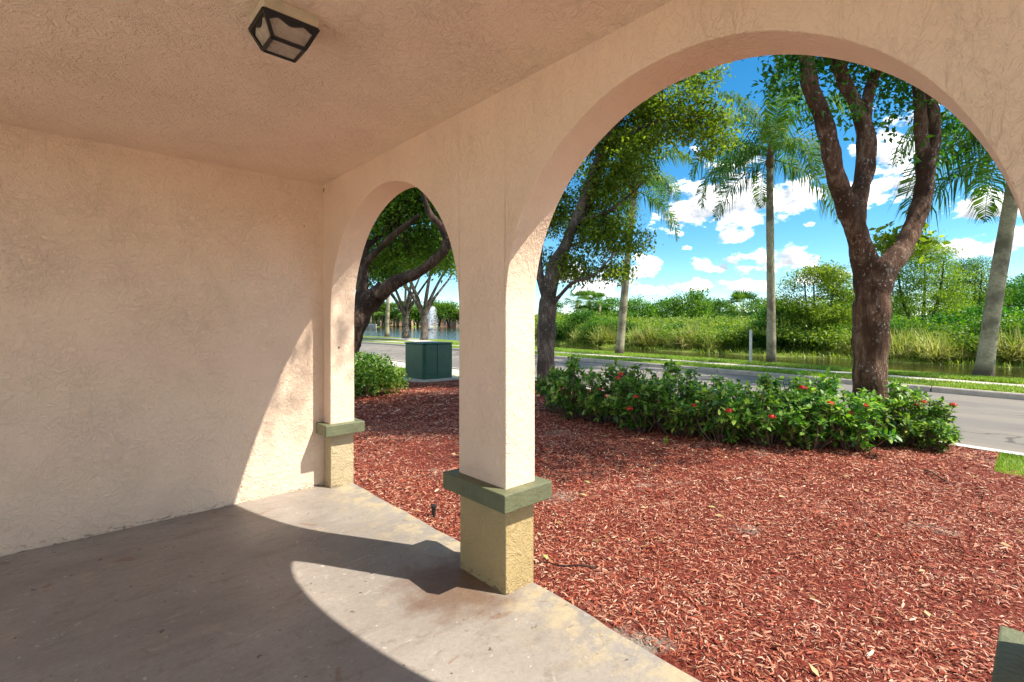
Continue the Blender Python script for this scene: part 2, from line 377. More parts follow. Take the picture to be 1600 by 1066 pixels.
# ------------------------------------------------------------------ porch
XI, XO, YE, H = 1.573, 1.773, 3.985, 2.44
SPR, R1, R2 = 1.389, .853, .868
PIERS = [(-6.72, -6.34), (-4.60, -4.22), (-2.48, -2.10), (-.36, .02), (1.755, 2.133), (3.84, 3.985)]
TOPZ = 3.3
bb = MB(); bb.box((-1.25, -4.0, -.30), (1.0, YE, 0))       # slab: a plain inner block and a worn outer edge strip
edge = []
ny = 120
for i in range(ny + 1):
    y = -6.8 + (YE + 6.79) * i / ny
    x = 1.775 - .045 * math.exp(-((y - .75) / .6) ** 2) + .004 * math.sin(y * 9) + .003 * math.sin(y * 23 + 1) + .002 * rnd.uniform(-1, 1)
    edge.append((x, y))
mb = MB(); vs = []; fs = []
for x, y in edge: vs += [(-1.25, y, 0), (x - .012, y, 0), (x, y, -.010), (x + .004, y, -.30)]
for i in range(ny):
    for j in range(3): a = i*4+j; fs.append([a, a+1, a+5, a+4])
link('porch_floor', pyd(vs, fs), M_conc, kind='structure')

ew = MB(); ew.box((-1.45, YE, -.2), (XO - .003, YE + .2, TOPZ)); 
ew.build('end_wall', M_wall, label='tan stucco end wall closing the porch on the left, sunlit at its right foot', cat='wall')
link('added_bounce_court', pyd([(-22, -30, -.012), (-1.25, -30, -.012), (-1.25, 12, -.012), (-22, 12, -.012)], [(0,1,2,3)]), M_bounce, kind='structure')  # rear side left open; added unseen paving bounces sun into the porch
link('added_rear_bounce', pyd([(-1.25, -30, -.02), (1.0, -30, -.02), (1.0, -6.8, -.02), (-1.25, -6.8, -.02)], [(0,1,2,3)]), M_bounce, kind='structure')  # same added bounce ground past the rear end of the porch
for y_, lab_ in ((-6.6, 'square stucco post at the open rear end of the porch, farthest behind the viewer'), (-3.2, 'square stucco post on the open rear side of the porch, middle of three'), (3.6, 'square stucco post on the open rear side of the porch beside the end wall')):
    q_ = MB(); q_.box((-.165, -.17, -.1), (.165, .17, H)); q_.build('porch_post', M_arc, label=lab_, cat='post', loc=(-1.285, y_, 0))
ce = MB(); ce.box((-1.25, -6.72, H), (XI, YE, H + .2)); ce.build('ceiling', M_ceil, kind='structure')

# arcade wall: front outline with arches, built as a profile in (Y, Z) swept through the thickness
arc = thing('arcade_wall', 'stucco arcade wall with round arches on square piers facing the garden', 'wall')
def arch_mesh():
    me_v, me_f = [], []
    def quad(a, b, c, d):
        n = len(me_v); me_v.extend([a, b, c, d]); me_f.append([n, n+1, n+2, n+3])
    openings = [(-6.34, -4.60, .87), (-4.22, -2.48, .87), (-2.10, -.36, .87), (.02, 1.755, R2), (2.133, 3.84, R1)]  # rearmost openings, out of view, added to bring more sun onto the floor
    jit = random.Random(3)
    for y0, y1, r in openings:
        c = (y0 + y1) / 2; N = 72; pts = []
        for i in range(N + 1):
            t = math.pi * i / N
            pts.append((c - r * math.cos(t), SPR + r * math.sin(t) + .0015 * math.sin(11 * t + y0)))
        pts[0] = (y0, SPR); pts[-1] = (y1, SPR)
        for i in range(N):
            (ya, za), (yb, zb) = pts[i], pts[i+1]
            for k in range(4):      # faces above the arch in bands
                pass
            quad((XI, ya, za), (XI, ya, TOPZ), (XI, yb, TOPZ), (XI, yb, zb))
            quad((XO, ya, za), (XO, yb, zb), (XO, yb, TOPZ), (XO, ya, TOPZ))
            quad((XI, ya, za), (XI, yb, zb), (XO, yb, zb), (XO, ya, za))
    for y0, y1 in PIERS:
        zb = .50
        for za, zc in ((zb, SPR), (SPR, TOPZ)):
            quad((XI, y0, za), (XI, y0, zc), (XI, y1, zc), (XI, y1, za))
            quad((XO, y0, za), (XO, y1, za), (XO, y1, zc), (XO, y0, zc))
        quad((XI, y0, zb), (XO, y0, zb), (XO, y0, SPR), (XI, y0, SPR))
        quad((XI, y1, zb), (XI, y1, SPR), (XO, y1, SPR), (XO, y1, zb))
        quad((XI, y0, zb), (XI, y1, zb), (XO, y1, zb), (XO, y0, zb))
    quad((XI, -6.72, TOPZ), (XO, -6.72, TOPZ), (XO, YE, TOPZ), (XI, YE, TOPZ))
    me = pyd(me_v, me_f)
    import bmesh
    bm = bmesh.new(); bm.from_mesh(me); bmesh.ops.remove_doubles(bm, verts=bm.verts, dist=1e-4)
    bmesh.ops.recalc_face_normals(bm, faces=bm.faces); bm.to_mesh(me); bm.free()
    return me
o = link('arched_wall', arch_mesh(), M_arc, arc)
m_ = o.modifiers.new('bevel', 'BEVEL'); m_.width = .006; m_.segments = 2; m_.limit_method = 'ANGLE'; m_.angle_limit = R(40)
OV = .062
for y0, y1 in PIERS:
    p = MB(); p.box((XI + .004, y0 + .004, -.2), (XO - .004, y1 - (.004 if y1 < 3 else -.0), .428))
    p.build('pedestal', M_ped if y1 < 3 else mat('stucco_pedestal_pale', stucco((.50, .40, .24), .0045, 30)), arc, bevel=.006)
    c = MB(); ya, yb = y0 - OV, (y1 + OV if y1 < 3 else YE)
    c.box((XI - OV, ya, .425), (XO + OV, yb, .513))
    c.build('cap', M_cap, arc, bevel=.006)

# upper storey over the porch: its shade falls inside
up = MB(); up.box((-1.45, -6.72, TOPZ + .003), (XO, YE + .2, TOPZ + .3)); up.build('roof_slab', M_arc, label='flat stucco slab over the porch ceiling', cat='roof')

# ceiling lantern
lm = thing('ceiling_light', 'square black lantern with dusty glass panes fixed to the porch ceiling', 'ceiling light', (.603, 1.893, H))
can = MB(); x0, x1, y0, y1 = -.093, .093, -.086, .086
can.box((x0, y0, -.045), (x1, y1, 0)); can.build('canopy', M_cream, lm, bevel=.002)
zt, zb_ = -.050, -.122
tx, ty, bx, by = .091, .083, .056, .054
def lerp(a, b, t): return tuple(a[i] + (b[i] - a[i]) * t for i in range(3))
T = [(-tx, -ty, zt), (tx, -ty, zt), (tx, ty, zt), (-tx, ty, zt)]
B = [(-bx, -by, zb_), (bx, -by, zb_), (bx, by, zb_), (-bx, by, zb_)]
fr_ = MB()
def bar(mb_, a, b, r): mb_.tube([a, b], r, 4)
for i in range(4):
    bar(fr_, T[i], T[(i+1) % 4], .0095); bar(fr_, B[i], B[(i+1) % 4], .0085); bar(fr_, T[i], B[i], .0085)
fr_.build('frame', M_black, lm)
sk = MB()
for i in range(4):                  # scalloped skirt below the top rim on each side
    a, b, c_, d_ = T[i], T[(i+1) % 4], B[i], B[(i+1) % 4]
    N = 24; pv = []
    for j in range(N + 1):
        t = j / N
        dep = .13 + .17 * abs(math.cos(math.pi * 2 * t)) ** 1.3 * (1 if True else 0)
        top = lerp(a, b, t); bot = lerp(c_, d_, t)
        q = lerp(top, bot, dep); pv.append((top, q))
    for j in range(N):
        n = len(sk.v); out = Vector(((a[0]+b[0])/2, (a[1]+b[1])/2, 0)).normalized() * .002
        A = [Vector(pv[j][0]) + out, Vector(pv[j+1][0]) + out, Vector(pv[j+1][1]) + out, Vector(pv[j][1]) + out]
        Bq = [v - out * 2 for v in A]
        sk.add(A + Bq, [(0,1,2,3), (7,6,5,4), (3,2,6,7)])
sk.build('scalloped_skirt', M_black, lm)
for i in range(4):
    g = MB(); ins = .002
    q = [lerp(T[i], T[(i+1)%4], .0), T[(i+1)%4], B[(i+1)%4], B[i]]
    n_ = Vector((-(T[i][0]+T[(i+1)%4][0]), -(T[i][1]+T[(i+1)%4][1]), 0)).normalized() * ins
    A = [Vector(v) + n_ for v in q]; Bq = [v + n_ for v in A]
    g.add(A + Bq, [(0,1,2,3),(7,6,5,4),(0,4,5,1),(1,5,6,2),(2,6,7,3),(3,7,4,0)]); g.build('pane', M_glass, lm)
g = MB(); g.box((-bx, -by, zb_ - .001), (bx, by, zb_ + .001)); g.build('bottom_pane', M_glass, lm)
bl = MB(); bl.tube([(0, 0, -.03), (0, 0, -.045), (0, 0, -.05), (0, 0, -.075), (0, 0, -.088)], [.013, .013, .02, .024, .008], 12)
bl.build('bulb', M_white, lm, smooth=True)

# ------------------------------------------------------------------ ground strips along the street
YS = np.concatenate([np.linspace(-150, -12, 12), np.linspace(-10, 40, 101), np.linspace(42, 90, 25)])
def curve(pts):
    a = np.array(sorted(pts)); return lambda y: np.interp(y, a[:, 0], a[:, 1])
def smoothc(pts, s=2.0):
    f = curve(pts); return lambda y: (f(y - s) + 2 * f(y) + f(y + s) + f(y - s/2) * 2 + f(y + s/2) * 2) / 8
near_k = smoothc([(-150, 3), (-12, 6.4), (-2, 7.2), (.3, 7.35), (5, 7.9), (10, 8.75), (16, 9.1), (30, 9.6), (90, 6)], 1.5)
far_k = smoothc([(-150, 9), (-12, 12.2), (-2, 12.8), (.3, 13.0), (4, 13.6), (8, 14.1), (14, 14.7), (22, 15.4), (30, 16), (90, 14)], 2)
wat_n = smoothc([(-150, 12), (-10, 15.4), (.3, 16.1), (3.5, 16.6), (8.4, 17.6), (17.2, 19.4), (33.8, 23.8), (52, 24.8), (65, 25), (90, 18)], 2)
def strip(name, edges, m, kind='structure', ys=YS, **kw):
    n = len(edges); V = []
    for y in ys:
        for fx, z in edges:
            x = fx(y) if callable(fx) else fx
            V.append((float(x), float(y), z(y) if callable(z) else z))
    F = [[i*n+j, i*n+j+1, (i+1)*n+j+1, (i+1)*n+j] for i in range(len(ys)-1) for j in range(n-1)]
    return link(name, pyd(V, F), m, kind=kind, **kw)
off_ = lambda f, d: (lambda y: f(y) + d)
ZR = -.10
strip('ground', [(-300, -.33), (off_(far_k, .5), -.33)], M_lawn)
strip('road', [(off_(near_k, -.02), ZR), (off_(far_k, .02), ZR)], M_asph)
def kerb(f, sgn, name, w=.15, top=.0):
    # kerb cut into stones with open joints
    t = thing(name, 'pale concrete kerb along the %s edge of the street' % ('far' if sgn > 0 else 'near'), 'kerb')
    y = -8.0; 
    while y < 38:
        L = 2.4
        e = MB(); vs = []; yy = [y + .012, y + L/3, y + 2*L/3, y + L - .012]
        for q in yy:
            x = float(f(q)); vs += [(x, q, ZR - .1), (x + sgn*.018, q, top - .02), (x + sgn*.035, q, top), (x + sgn*w, q, top), (x + sgn*w, q, ZR - .1)]
        fs = [[i*5+j, i*5+j+1, (i+1)*5+j+1, (i+1)*5+j] for i in range(3) for j in range(4)] + [[0,1,2,3,4], [19,18,17,16,15]]
        e.add(vs, fs); e.build('kerb_stone', M_kerb, t); y += L
kerb(far_k, 1, 'far_kerb', .15, .012)
strip('near_gutter', [(off_(near_k, -.18), ZR + .075), (off_(near_k, -.02), ZR + .07), (off_(near_k, .0), ZR + .004), (off_(near_k, .10), ZR + .004)], M_kline, ys=np.linspace(-30, 3, 40))
strip('near_kerb_edge', [(off_(near_k, -.18), ZR + .075), (off_(near_k, -.02), ZR + .07), (off_(near_k, .0), ZR - .01)], M_kerb, ys=np.linspace(3, 60, 60))
side0, side1 = off_(far_k, 1.2), off_(far_k, 1.95)
strip('verge', [(off_(far_k, .14), .0), (off_(far_k, .5), .03), (side0, .01)], M_lawn)
strip('pavement', [(off_(side0, -.01), -.1), (off_(side0, 0), .024), (side1, .024), (off_(side1, .01), -.1)], M_pave)
strip('canal_bank', [(off_(side1, -.005), .0), (off_(side1, .6), .045), (off_(wat_n, -.35), .0), (off_(wat_n, .05), -.12), (off_(wat_n, .8), -.62)], M_lawn)
# pavement on the near side from the transformer onwards, lawn round it
ysn = np.linspace(8.5, 60, 60)
strip('near_lawn', [(-40, -.075), (off_(near_k, -.17), -.062)], M_lawn, ys=np.linspace(8.6, 90, 50))
strip('near_pavement', [(off_(near_k, -1.25), -.045), (off_(near_k, -.19), -.045)], M_pave, ys=ysn)
strip('side_lawn', [(5.9, -.072), (6.2, -.045), (off_(near_k, -.18), -.05)], M_lawn, ys=np.linspace(-20, .32, 12))
strip('garden_path', [(lambda y: 18.6 + 1.5 * math.sin((y - 31) / 4), .05), (lambda y: 20.3 + 1.5 * math.sin((y - 31) / 4), .05)], M_pave, ys=np.linspace(29, 42, 16))

far_e = smoothc([(-150, 18), (-12, 20.5), (.5, 22.6), (5.2, 24.0), (11.2, 23.3), (17, 24.6), (23.6, 26.2), (33, 31), (62, 55), (103, 90), (205, 178)], 2.5)
def wob(f, a): return lambda y: f(y) + a * (math.sin(y * 1.3) + .6 * math.sin(y * 2.9 + 1))
YB = np.concatenate([np.linspace(-150, -14, 12), np.linspace(-12, 60, 145), np.linspace(62, 205, 40)])
strip('far_bank', [(wob(off_(far_e, -.8), .3), -.7), (wob(far_e, .35), -.16), (wob(off_(far_e, .8), .3), -.06), (off_(far_e, 3.5), .1), (off_(far_e, 12), .5), (off_(far_e, 40), .6), (off_(far_e, 3000), .6)], M_bank, ys=YB)
link('far_shore', pyd([(-2500, 205, -.6), (3200, 205, -.6), (-2500, 209, .1), (3200, 209, .1), (-2500, 3500, .6), (3200, 3500, .6)], [(0,1,3,2), (2,3,5,4)]), M_lawn, kind='structure')
link('water', pyd([(-600, -300, -.15), (700, -300, -.15), (700, 208, -.15), (-600, 208, -.15)], [(0,1,2,3)]), M_water, kind='structure')

# ------------------------------------------------------------------ mulch bed
def mulch_z(x, y):
    return (-.045 + .025 * np.sin(x * 1.3 + .4) * np.sin(y * 1.1) + .012 * np.sin(x * 3.1 + y * 2.3)) * np.clip((x - 1.7) * 2, 0, 1) - .028 * (1 - np.clip((x - 1.7) * 2, 0, 1)) + .03 * np.clip((x - 3) / 3, 0, 1) + .010 * np.sin(x * 7.3 + y * 4.1) * np.sin(y * 8.7 - x * 2)*np.clip((x - 2) * 2, 0, 1)
def bed_max(y):
    b = near_k(y) - .20
    b = np.where(y < .32, np.minimum(b, 6.05 + .12 * np.sin(y * 5)), b)
    return np.where(y > 8.6, np.minimum(b, 7.0 + .1 * np.sin(y * 3)), b)
gy = np.sort(np.concatenate([np.linspace(-7, 13.2, 128), [.315, .325]])); gx = np.linspace(0, 1, 60)
V = []; 
for y in gy:
    xm = float(bed_max(np.array(y)))
    for t in gx:
        x = 1.70 + (xm - 1.70) * t
        V.append((x, y, float(mulch_z(x, y)) - (.05 if t == 1 else 0)))
F = [[i*60+j, i*60+j+1, (i+1)*60+j+1, (i+1)*60+j] for i in range(129) for j in range(59)]
link('mulch_ground', pyd(V, F, True), M_mulchg, kind='structure')

def make_chips(n, smin, smax, dmin, dmax, seed):
    g = np.random.default_rng(seed)
    x = g.uniform(1.79, 7.6, n * 3); y = g.uniform(-1.5, 13, n * 3)
    D = x * ca + y * sa
    ok = (x < bed_max(y) - .01) & (D > dmin) & (D < dmax)
    bare = np.sin(x * 2.1 + 1.3) * np.sin(y * 1.7 + .5) + .5 * np.sin(x * 4.3 + y * 3.1)
    ok &= ~((bare > 1.05) & (g.random(n * 3) < .4))
    # thin, sandy patch left of the middle pier
    ok &= ~((((x - 2.9) / .55) ** 2 + ((y - 4.2) / .5) ** 2 < 1) & (g.random(n * 3) < .6))
    x, y = x[ok][:n], y[ok][:n]; n = len(x)
    L = g.uniform(smin, smax, n) * (1 + .8 * (g.random(n) < .05)); Wd = L * g.uniform(.09, .25, n)
    a = g.uniform(0, 2 * math.pi, n) * .5 + g.normal(2.2, .5, n)
    tilt = g.normal(0, .22, n); roll = g.normal(0, .45, n); curl = g.uniform(-.1, .25, n) * L
    z = mulch_z(x, y) + g.uniform(.002, .014, n)
    d = np.stack([np.cos(a) * np.cos(tilt), np.sin(a) * np.cos(tilt), np.sin(tilt)], 1)
    s = np.stack([-np.sin(a) * np.cos(roll), np.cos(a) * np.cos(roll), np.sin(roll)], 1)
    up_ = np.cross(d, s)
    c = np.stack([x, y, z], 1)
    t = np.array([-.5, 0, .5]); wv = np.stack([g.uniform(.3, 1, n), np.ones(n), g.uniform(.2, .9, n)], 1)
    V = np.empty((n, 6, 3))
    for i in range(3):
        p = c + d * (t[i] * L)[:, None] + up_ * (curl * (1 if i == 1 else 0))[:, None]
        V[:, i] = p - s * (Wd * .5 * wv[:, i])[:, None]
        V[:, 5 - i] = p + s * (Wd * .5 * wv[:, i])[:, None]
    return V
CF = np.array([[0, 1, 4, 5], [1, 2, 3, 4]])
Vc = np.concatenate([make_chips(200000, .008, .034, 1.2, 3.8, 1), make_chips(115000, .014, .040, 3.8, 6.8, 2), make_chips(65000, .022, .06, 6.8, 13, 3)])
link('wood_chips', quads(Vc, F=CF), M_chip, kind='stuff', label='loose red wood chips covering the planting bed', cat='mulch')

g = np.random.default_rng(91); n = 420
lx = g.uniform(1.9, 7.2, n); ly = g.uniform(-1, 8.5, n); ok = lx < bed_max(ly) - .1; lx, ly = lx[ok], ly[ok]; n = len(lx)
la = g.uniform(0, 6.28, n); lS = g.uniform(.03, .065, n); lz = mulch_z(lx, ly) + .014
c_ = np.stack([lx, ly, lz], 1); d_ = np.stack([np.cos(la), np.sin(la), g.normal(0, .15, n)], 1); s_ = np.stack([-np.sin(la), np.cos(la), g.normal(0, .3, n)], 1)
LT = np.array([[-.5, 0, 0], [-.1, -.22, .08], [.5, 0, .02], [-.1, .22, .08]])
M_dead = mat('dry_leaf', lambda k: bsdf(k, k.ramp(island(k), [(0, (.16, .07, .03)), (.5, (.36, .22, .09)), (.85, (.50, .38, .20)), (1, (.22, .28, .06))]), .6))
Vl = c_[:, None] + (LT[None, :, 0:1] * d_[:, None] + LT[None, :, 1:2] * s_[:, None] + LT[None, :, 2:3] * np.array([0, 0, 1.])) * lS[:, None, None]
link('leaf_litter', quads(Vl), M_dead, kind='stuff', label='scattered dry fallen leaves lying on the wood chips', cat='leaves')
# sprinkler stub, stick, tuft
st_ = thing('sprinkler', 'small black plastic sprinkler head sticking out of the mulch left of the pier', 'sprinkler', G(678, 806, -.03))
q = MB(); q.tube([(0,0,-.05),(0,0,.055)], .014, 12); q.build('riser', M_plast, st_)
q = MB(); q.tube([(0,0,.055),(0,0,.060),(0,0,.072),(0,0,.075)], [.019,.021,.021,.016], 12); q.build('nozzle', M_plast, st_)
a, b = Vector(G(838, 884, -.01)), Vector(G(930, 889, -.01))
pts = [a.lerp(b, t) + Vector((.006*math.sin(t*9), .012*math.sin(t*6), .012 + .006*math.sin(t*11))) for t in np.linspace(0, 1, 12)]
q = MB(); q.tube(pts, [.003 + .0035*t for t in np.linspace(0, 1, 12)], 6)
q.build('stick', M_bark3, label='thin dark crooked stick lying on the mulch right of the pier', cat='stick')
a, b = Vector(G(1445, 737, -.0)), Vector(G(1478, 752, -.0))
pts = [a.lerp(b, t) + Vector((0, 0, .014 + .01*math.sin(t*5))) for t in np.linspace(0, 1, 7)]
q = MB(); q.tube(pts, .007, 6); q.build('stick', M_stem, label='short brown stick on the mulch near the street corner of the bed', cat='stick')

# ------------------------------------------------------------------ foliage machinery
LEAF = np.array([[0, 0, 0], [-.25, .42, .06], [0, 1, -.08], [.25, .42, .06]])
def leaves(C, size, g, upb=.5, sp=.35):
    """C (n,3) leaf bases; returns (n,4,3) rhombic leaves"""
    n = len(C)
    d = g.normal(size=(n, 3)); d[:, 2] -= .25; d /= np.linalg.norm(d, axis=1)[:, None]
    nn = g.normal(size=(n, 3)) * .8; nn[:, 2] += upb * 2; s = np.cross(d, nn); s /= np.linalg.norm(s, axis=1)[:, None] + 1e-9
    nn = np.cross(s, d)
    S = size * g.uniform(1 - sp, 1 + sp, n)
    L = LEAF[None] * S[:, None, None]
    return C[:, None] + L[..., 0:1] * s[:, None] + L[..., 1:2] * d[:, None] + L[..., 2:3] * nn[:, None]
def crown_points(blobs, n, g, clump=.16, k=14, shell=.55, flat=1.0):
    """blobs: (x,y,z,r[,rz]) ; leaves gather in clumps spread through each blob"""
    B = np.array([(b[0], b[1], b[2], b[3], b[4] if len(b) > 4 else b[3] * .8) for b in blobs])
    wgt = B[:, 3] ** 2 * 1.0; wgt /= wgt.sum()
    nc = max(1, n // k); bi = g.choice(len(B), nc, p=wgt)
    d = g.normal(size=(nc, 3)); d /= np.linalg.norm(d, axis=1)[:, None]
    rr = (shell + (1 - shell) * g.random(nc)) ** .7 * g.uniform(.82, 1.12, nc)
    rr = np.where(g.random(nc) < .25, rr * g.random(nc), rr)
    c = B[bi, :3] + d * np.stack([B[bi, 3], B[bi, 3], B[bi, 4]], 1) * rr[:, None]
    P_ = np.repeat(c, k, 0) + g.normal(size=(nc * k, 3)) * clump * np.array([1, 1, .7 * flat])
    return P_, c
def crown_obj(name, parent, blobs, n, size, m, seed, clump=.16, k=14, kind=None, upb=.5, shell=.55):
    g = np.random.default_rng(seed)
    P_, c = crown_points(blobs, n, g, clump, k, shell)
    return link(name, quads(leaves(P_, size, g, upb)), m, parent, kind=kind), c
def branch_set(mb, specs, seg=10, wobble=.04, seed=0, sub=5):
    tips = []
    for i, (pts, rad) in enumerate(specs):
        pp, rr = smooth_path(pts, rad, sub); mb.tube(pp, rr, seg, True, wobble, seed + i); tips += pp[len(pp)//2:]
    return tips
def twigs(mb, tips, targets, g, r0=.012, n=60):
    tips = [Vector(t) for t in tips]
    for i in g.choice(len(targets), min(n, len(targets)), replace=False):
        t = Vector(targets[i]); b = min(tips, key=lambda q: (q - t).length)
        mid = b.lerp(t, .5) + Vector((0, 0, -.08 * (t - b).length)) + Vector(g.normal(size=3) * .06 * (t - b).length)
        pp, rr = smooth_path([b, mid, t], [r0 * 1.6, r0, r0 * .35], 3); mb.tube(pp, rr, 5, False)
def local(o_xy, pts): return [(p[0] - o_xy[0], p[1] - o_xy[1], p[2] - o_xy[2]) for p in pts]

# forked tree in the bed
DT = 5.9; KD = 5.9 / 7.3
tb = U(1358, DT, -.06)
def PL(u, v, D, base): p = P(u, v, D); return (p[0]-base[0], p[1]-base[1], p[2]-base[2])
ft = thing('forked_tree', 'large reddish-barked tree forking low into three limbs behind the flowering shrubs', 'tree', tb)
px = lambda w_, D: w_ * D / F_PX
q = lambda u_, v_, d_: PL(u_, v_, d_ * KD, tb)
mb = MB()
sp = [([q(1361,666,7.3), q(1359,640,7.3), q(1359,600,7.3), q(1360,540,7.3), q(1362,480,7.3), q(1365,438,7.3), q(1366,410,7.3)], [px(r, DT) for r in (34, 27, 23, 23, 25, 26, 20)]),
      ([q(1362,452,7.3), q(1350,405,7.3), q(1338,362,7.25), q(1324,325,7.2), q(1306,275,7.1), q(1296,225,7.0), q(1284,180,6.95), q(1266,135,6.9), q(1260,90,6.9), q(1252,20,6.8), q(1240,-80,6.7)], [px(r, DT) for r in (22, 18, 15, 14.5, 13, 12, 12, 11, 10, 8, 5)]),
      ([q(1336,358,7.25), q(1342,305,7.35), q(1352,262,7.45), q(1353,215,7.5), q(1345,178,7.5)], [px(r, DT) for r in (13, 13, 13.5, 13, 12)]),
      ([q(1350,205,7.5), q(1338,165,7.45), q(1318,125,7.4), q(1309,90,7.3), q(1300,20,7.2), q(1290,-90,7)], [px(r, DT) for r in (10, 9.5, 9.5, 9, 7, 4)]),
      ([q(1350,205,7.5), q(1354,165,7.5), q(1362,130,7.6), q(1372,100,7.7), q(1392,30,7.9), q(1400,-60,8.1)], [px(r, DT) for r in (10, 8.5, 8, 8, 6, 3)]),
      ([q(1366,442,7.3), q(1388,415,7.35), q(1412,385,7.45), q(1432,340,7.55), q(1443,300,7.6), q(1446,262,7.6), q(1446,235,7.6)], [px(r, DT) for r in (22, 17, 14.5, 13, 13, 13, 12)]),
      ([q(1445,255,7.6), q(1439,210,7.6), q(1437,160,7.6), q(1430,100,7.6), q(1415,0,7.6)], [px(r, DT) for r in (10, 9, 8.5, 8, 5)]),
      ([q(1449,262,7.6), q(1458,225,7.65), q(1459,180,7.7), q(1452,130,7.8), q(1470,40,8.0), q(1500,-60,8.2)], [px(r, DT) for r in (10, 9.5, 9, 7.5, 6, 4)])]
tips = branch_set(mb, sp, 18, .035, 11, 8)
bl_ = []
def pb(u, v, D, r, base, rz=None): p = PL(u, v, D, base); return (*p, r, rz or r * .75)
def pk(u, v, D, r, base, rz=None): return pb(u, v, D * KD, r * KD, base, (rz or r * .75) * KD)
bl_ = [pk(1235,118,6.9,.38,tb), pk(1290,185,7.0,.36,tb,.22), pk(1265,30,7.0,.75,tb,.40), pk(1330,60,7.2,1.0,tb,.5), pk(1395,165,7.8,.50,tb,.40), pk(1400,80,7.8,1.0,tb,.6),
       pk(1478,195,7.9,.34,tb,.28), pk(1500,235,7.9,.26,tb,.2), pk(1470,90,7.8,.9,tb,.6), pk(1550,60,8.0,1.2,tb), pk(1215,-160,6.9,1.2,tb), pk(1330,-60,7.2,1.5,tb), pk(1450,-80,7.8,1.5,tb), pk(1300,-220,7.2,1.9,tb), pk(1480,-250,7.8,1.8,tb),
       pk(1130,-230,7.0,1.1,tb,.7), pk(1600,-150,8,1.4,tb), pk(1440,238,7.5,.14,tb,.1)]
bl_ += [(-.6,-2.2,6.5,1.2,.6),(.7,-2.5,6.7,1.3,.6),(-3.15,-1.75,8.0,.6,.4),(0,0,6.2,1.8,.9),(-1.2,.4,6.0,1.2,.7),(.8,-1.3,6.2,1.2,.7),(-.3,-1.5,6.4,1.1,.7),(1.0,.8,7.2,1.2,.7),(-.9,1.7,6.5,1.4,.8),(-1.6,1.6,6.6,1.2,.7)]  # high leaf masses, mostly out of view, shaped to shade mulch and dapple end wall
co, cc = crown_obj('crown', ft, bl_, 95000, .074, M_leafC, 21, .12, 12)
g_ = np.random.default_rng(5)
twigs(mb, tips, cc, g_, .011, 150)
mb.build('trunk', M_bark, ft, True)
sb = [pk(1385,368,7.9,.17,tb,.12), pk(1415,392,7.9,.14,tb,.1), pk(1440,378,7.9,.17,tb,.1), pk(1375,390,7.9,.10,tb,.08), pk(1400,380,7.8,.2,tb,.1)]
so_, sc2 = crown_obj('sprout_leaves', ft, sb, 420, .10, M_leafB, 22, .07, 7)
mb = MB(); twigs(mb, [q(1375,425,7.4), q(1400,405,7.45)], sc2, g_, .006, 18); mb.build('sprout', M_stem, ft, True)

# leaning tree whose trunk stands just right of the middle pier
D2 = 10.0; t2 = U(853, D2, -.05)
lt = thing('leafy_tree', 'grey-barked tree with full bright crown beside the middle pier', 'tree', t2)
q = lambda *a: PL(*a, t2)
mb = MB(); k2 = lambda *r: [px(x * .86, D2) for x in r]
sp = [([q(854,616,10), q(853,590,10), q(853,540,10), q(855,490,10), q(858,455,10), q(866,420,10), q(880,390,10)], k2(24, 17, 16.5, 16, 15, 13, 11)),
      ([q(880,392,10), q(897,350,10), q(915,305,10), q(930,262,10), q(945,225,9.9), q(962,190,9.8), q(985,150,9.7), q(1010,90,9.6)], k2(10, 9.5, 8.5, 8, 7, 6.5, 5, 3)),
      ([q(872,410,10), q(888,372,10.1), q(905,345,10.2), q(922,318,10.3), q(938,270,10.4), q(958,225,10.5), q(990,200,10.6)], k2(8, 7, 6.5, 6, 5.5, 4, 2)),
      ([q(854,470,10), q(842,420,10.1), q(846,370,10.2), q(862,310,10.3), q(880,250,10.4)], k2(9, 7, 5.5, 4.5, 3)),
      ([q(860,480,10), q(875,462,9.8), q(895,442,9.6), q(920,434,9.5), q(940,418,9.4), q(962,395,9.3)], k2(5, 3.6, 3, 2.5, 2, 1.2)),
      ([q(944,228,9.9), q(985,205,9.6), q(1030,190,9.3), q(1080,180,9.0)], k2(5, 4, 3, 1.5)),
      ([q(900,345,10), q(950,330,9.9), q(990,300,9.8)], k2(4, 3, 1.5))]
tips = branch_set(mb, sp, 14, .04, 31, 7)
bl2 = [pb(1070,185,9.3,.70,t2,.50), pb(1110,210,9.2,.50,t2,.42), pb(985,245,9.6,.58,t2,.50), pb(950,290,10,.6,t2,.5), pb(1000,160,9.6,.6,t2,.4), pb(945,345,10.4,.6,t2,.5), pb(1010,205,10.2,.6,t2,.5), pb(1090,125,9.4,.36,t2,.18), pb(1125,112,9.3,.12,t2,.08),
       pb(930,370,10.1,.65,t2,.5), pb(985,380,9.8,.42,t2,.30), pb(900,420,10,.45,t2,.30), pb(960,425,9.6,.36,t2,.16), pb(880,330,10.8,.7,t2), pb(868,410,10.8,.45,t2,.4),
       pb(935,215,10,.6,t2), pb(1020,90,9.6,.9,t2,.5), pb(905,110,10,1.0,t2), pb(850,250,11,.9,t2), pb(820,340,11.3,.8,t2)]
co, cc = crown_obj('crown', lt, bl2, 54000, .080, M_leafB, 41, .11, 14, upb=1.1)
twigs(mb, tips, cc, g_, .010, 200)
mb.build('trunk', M_bark2, lt, True)

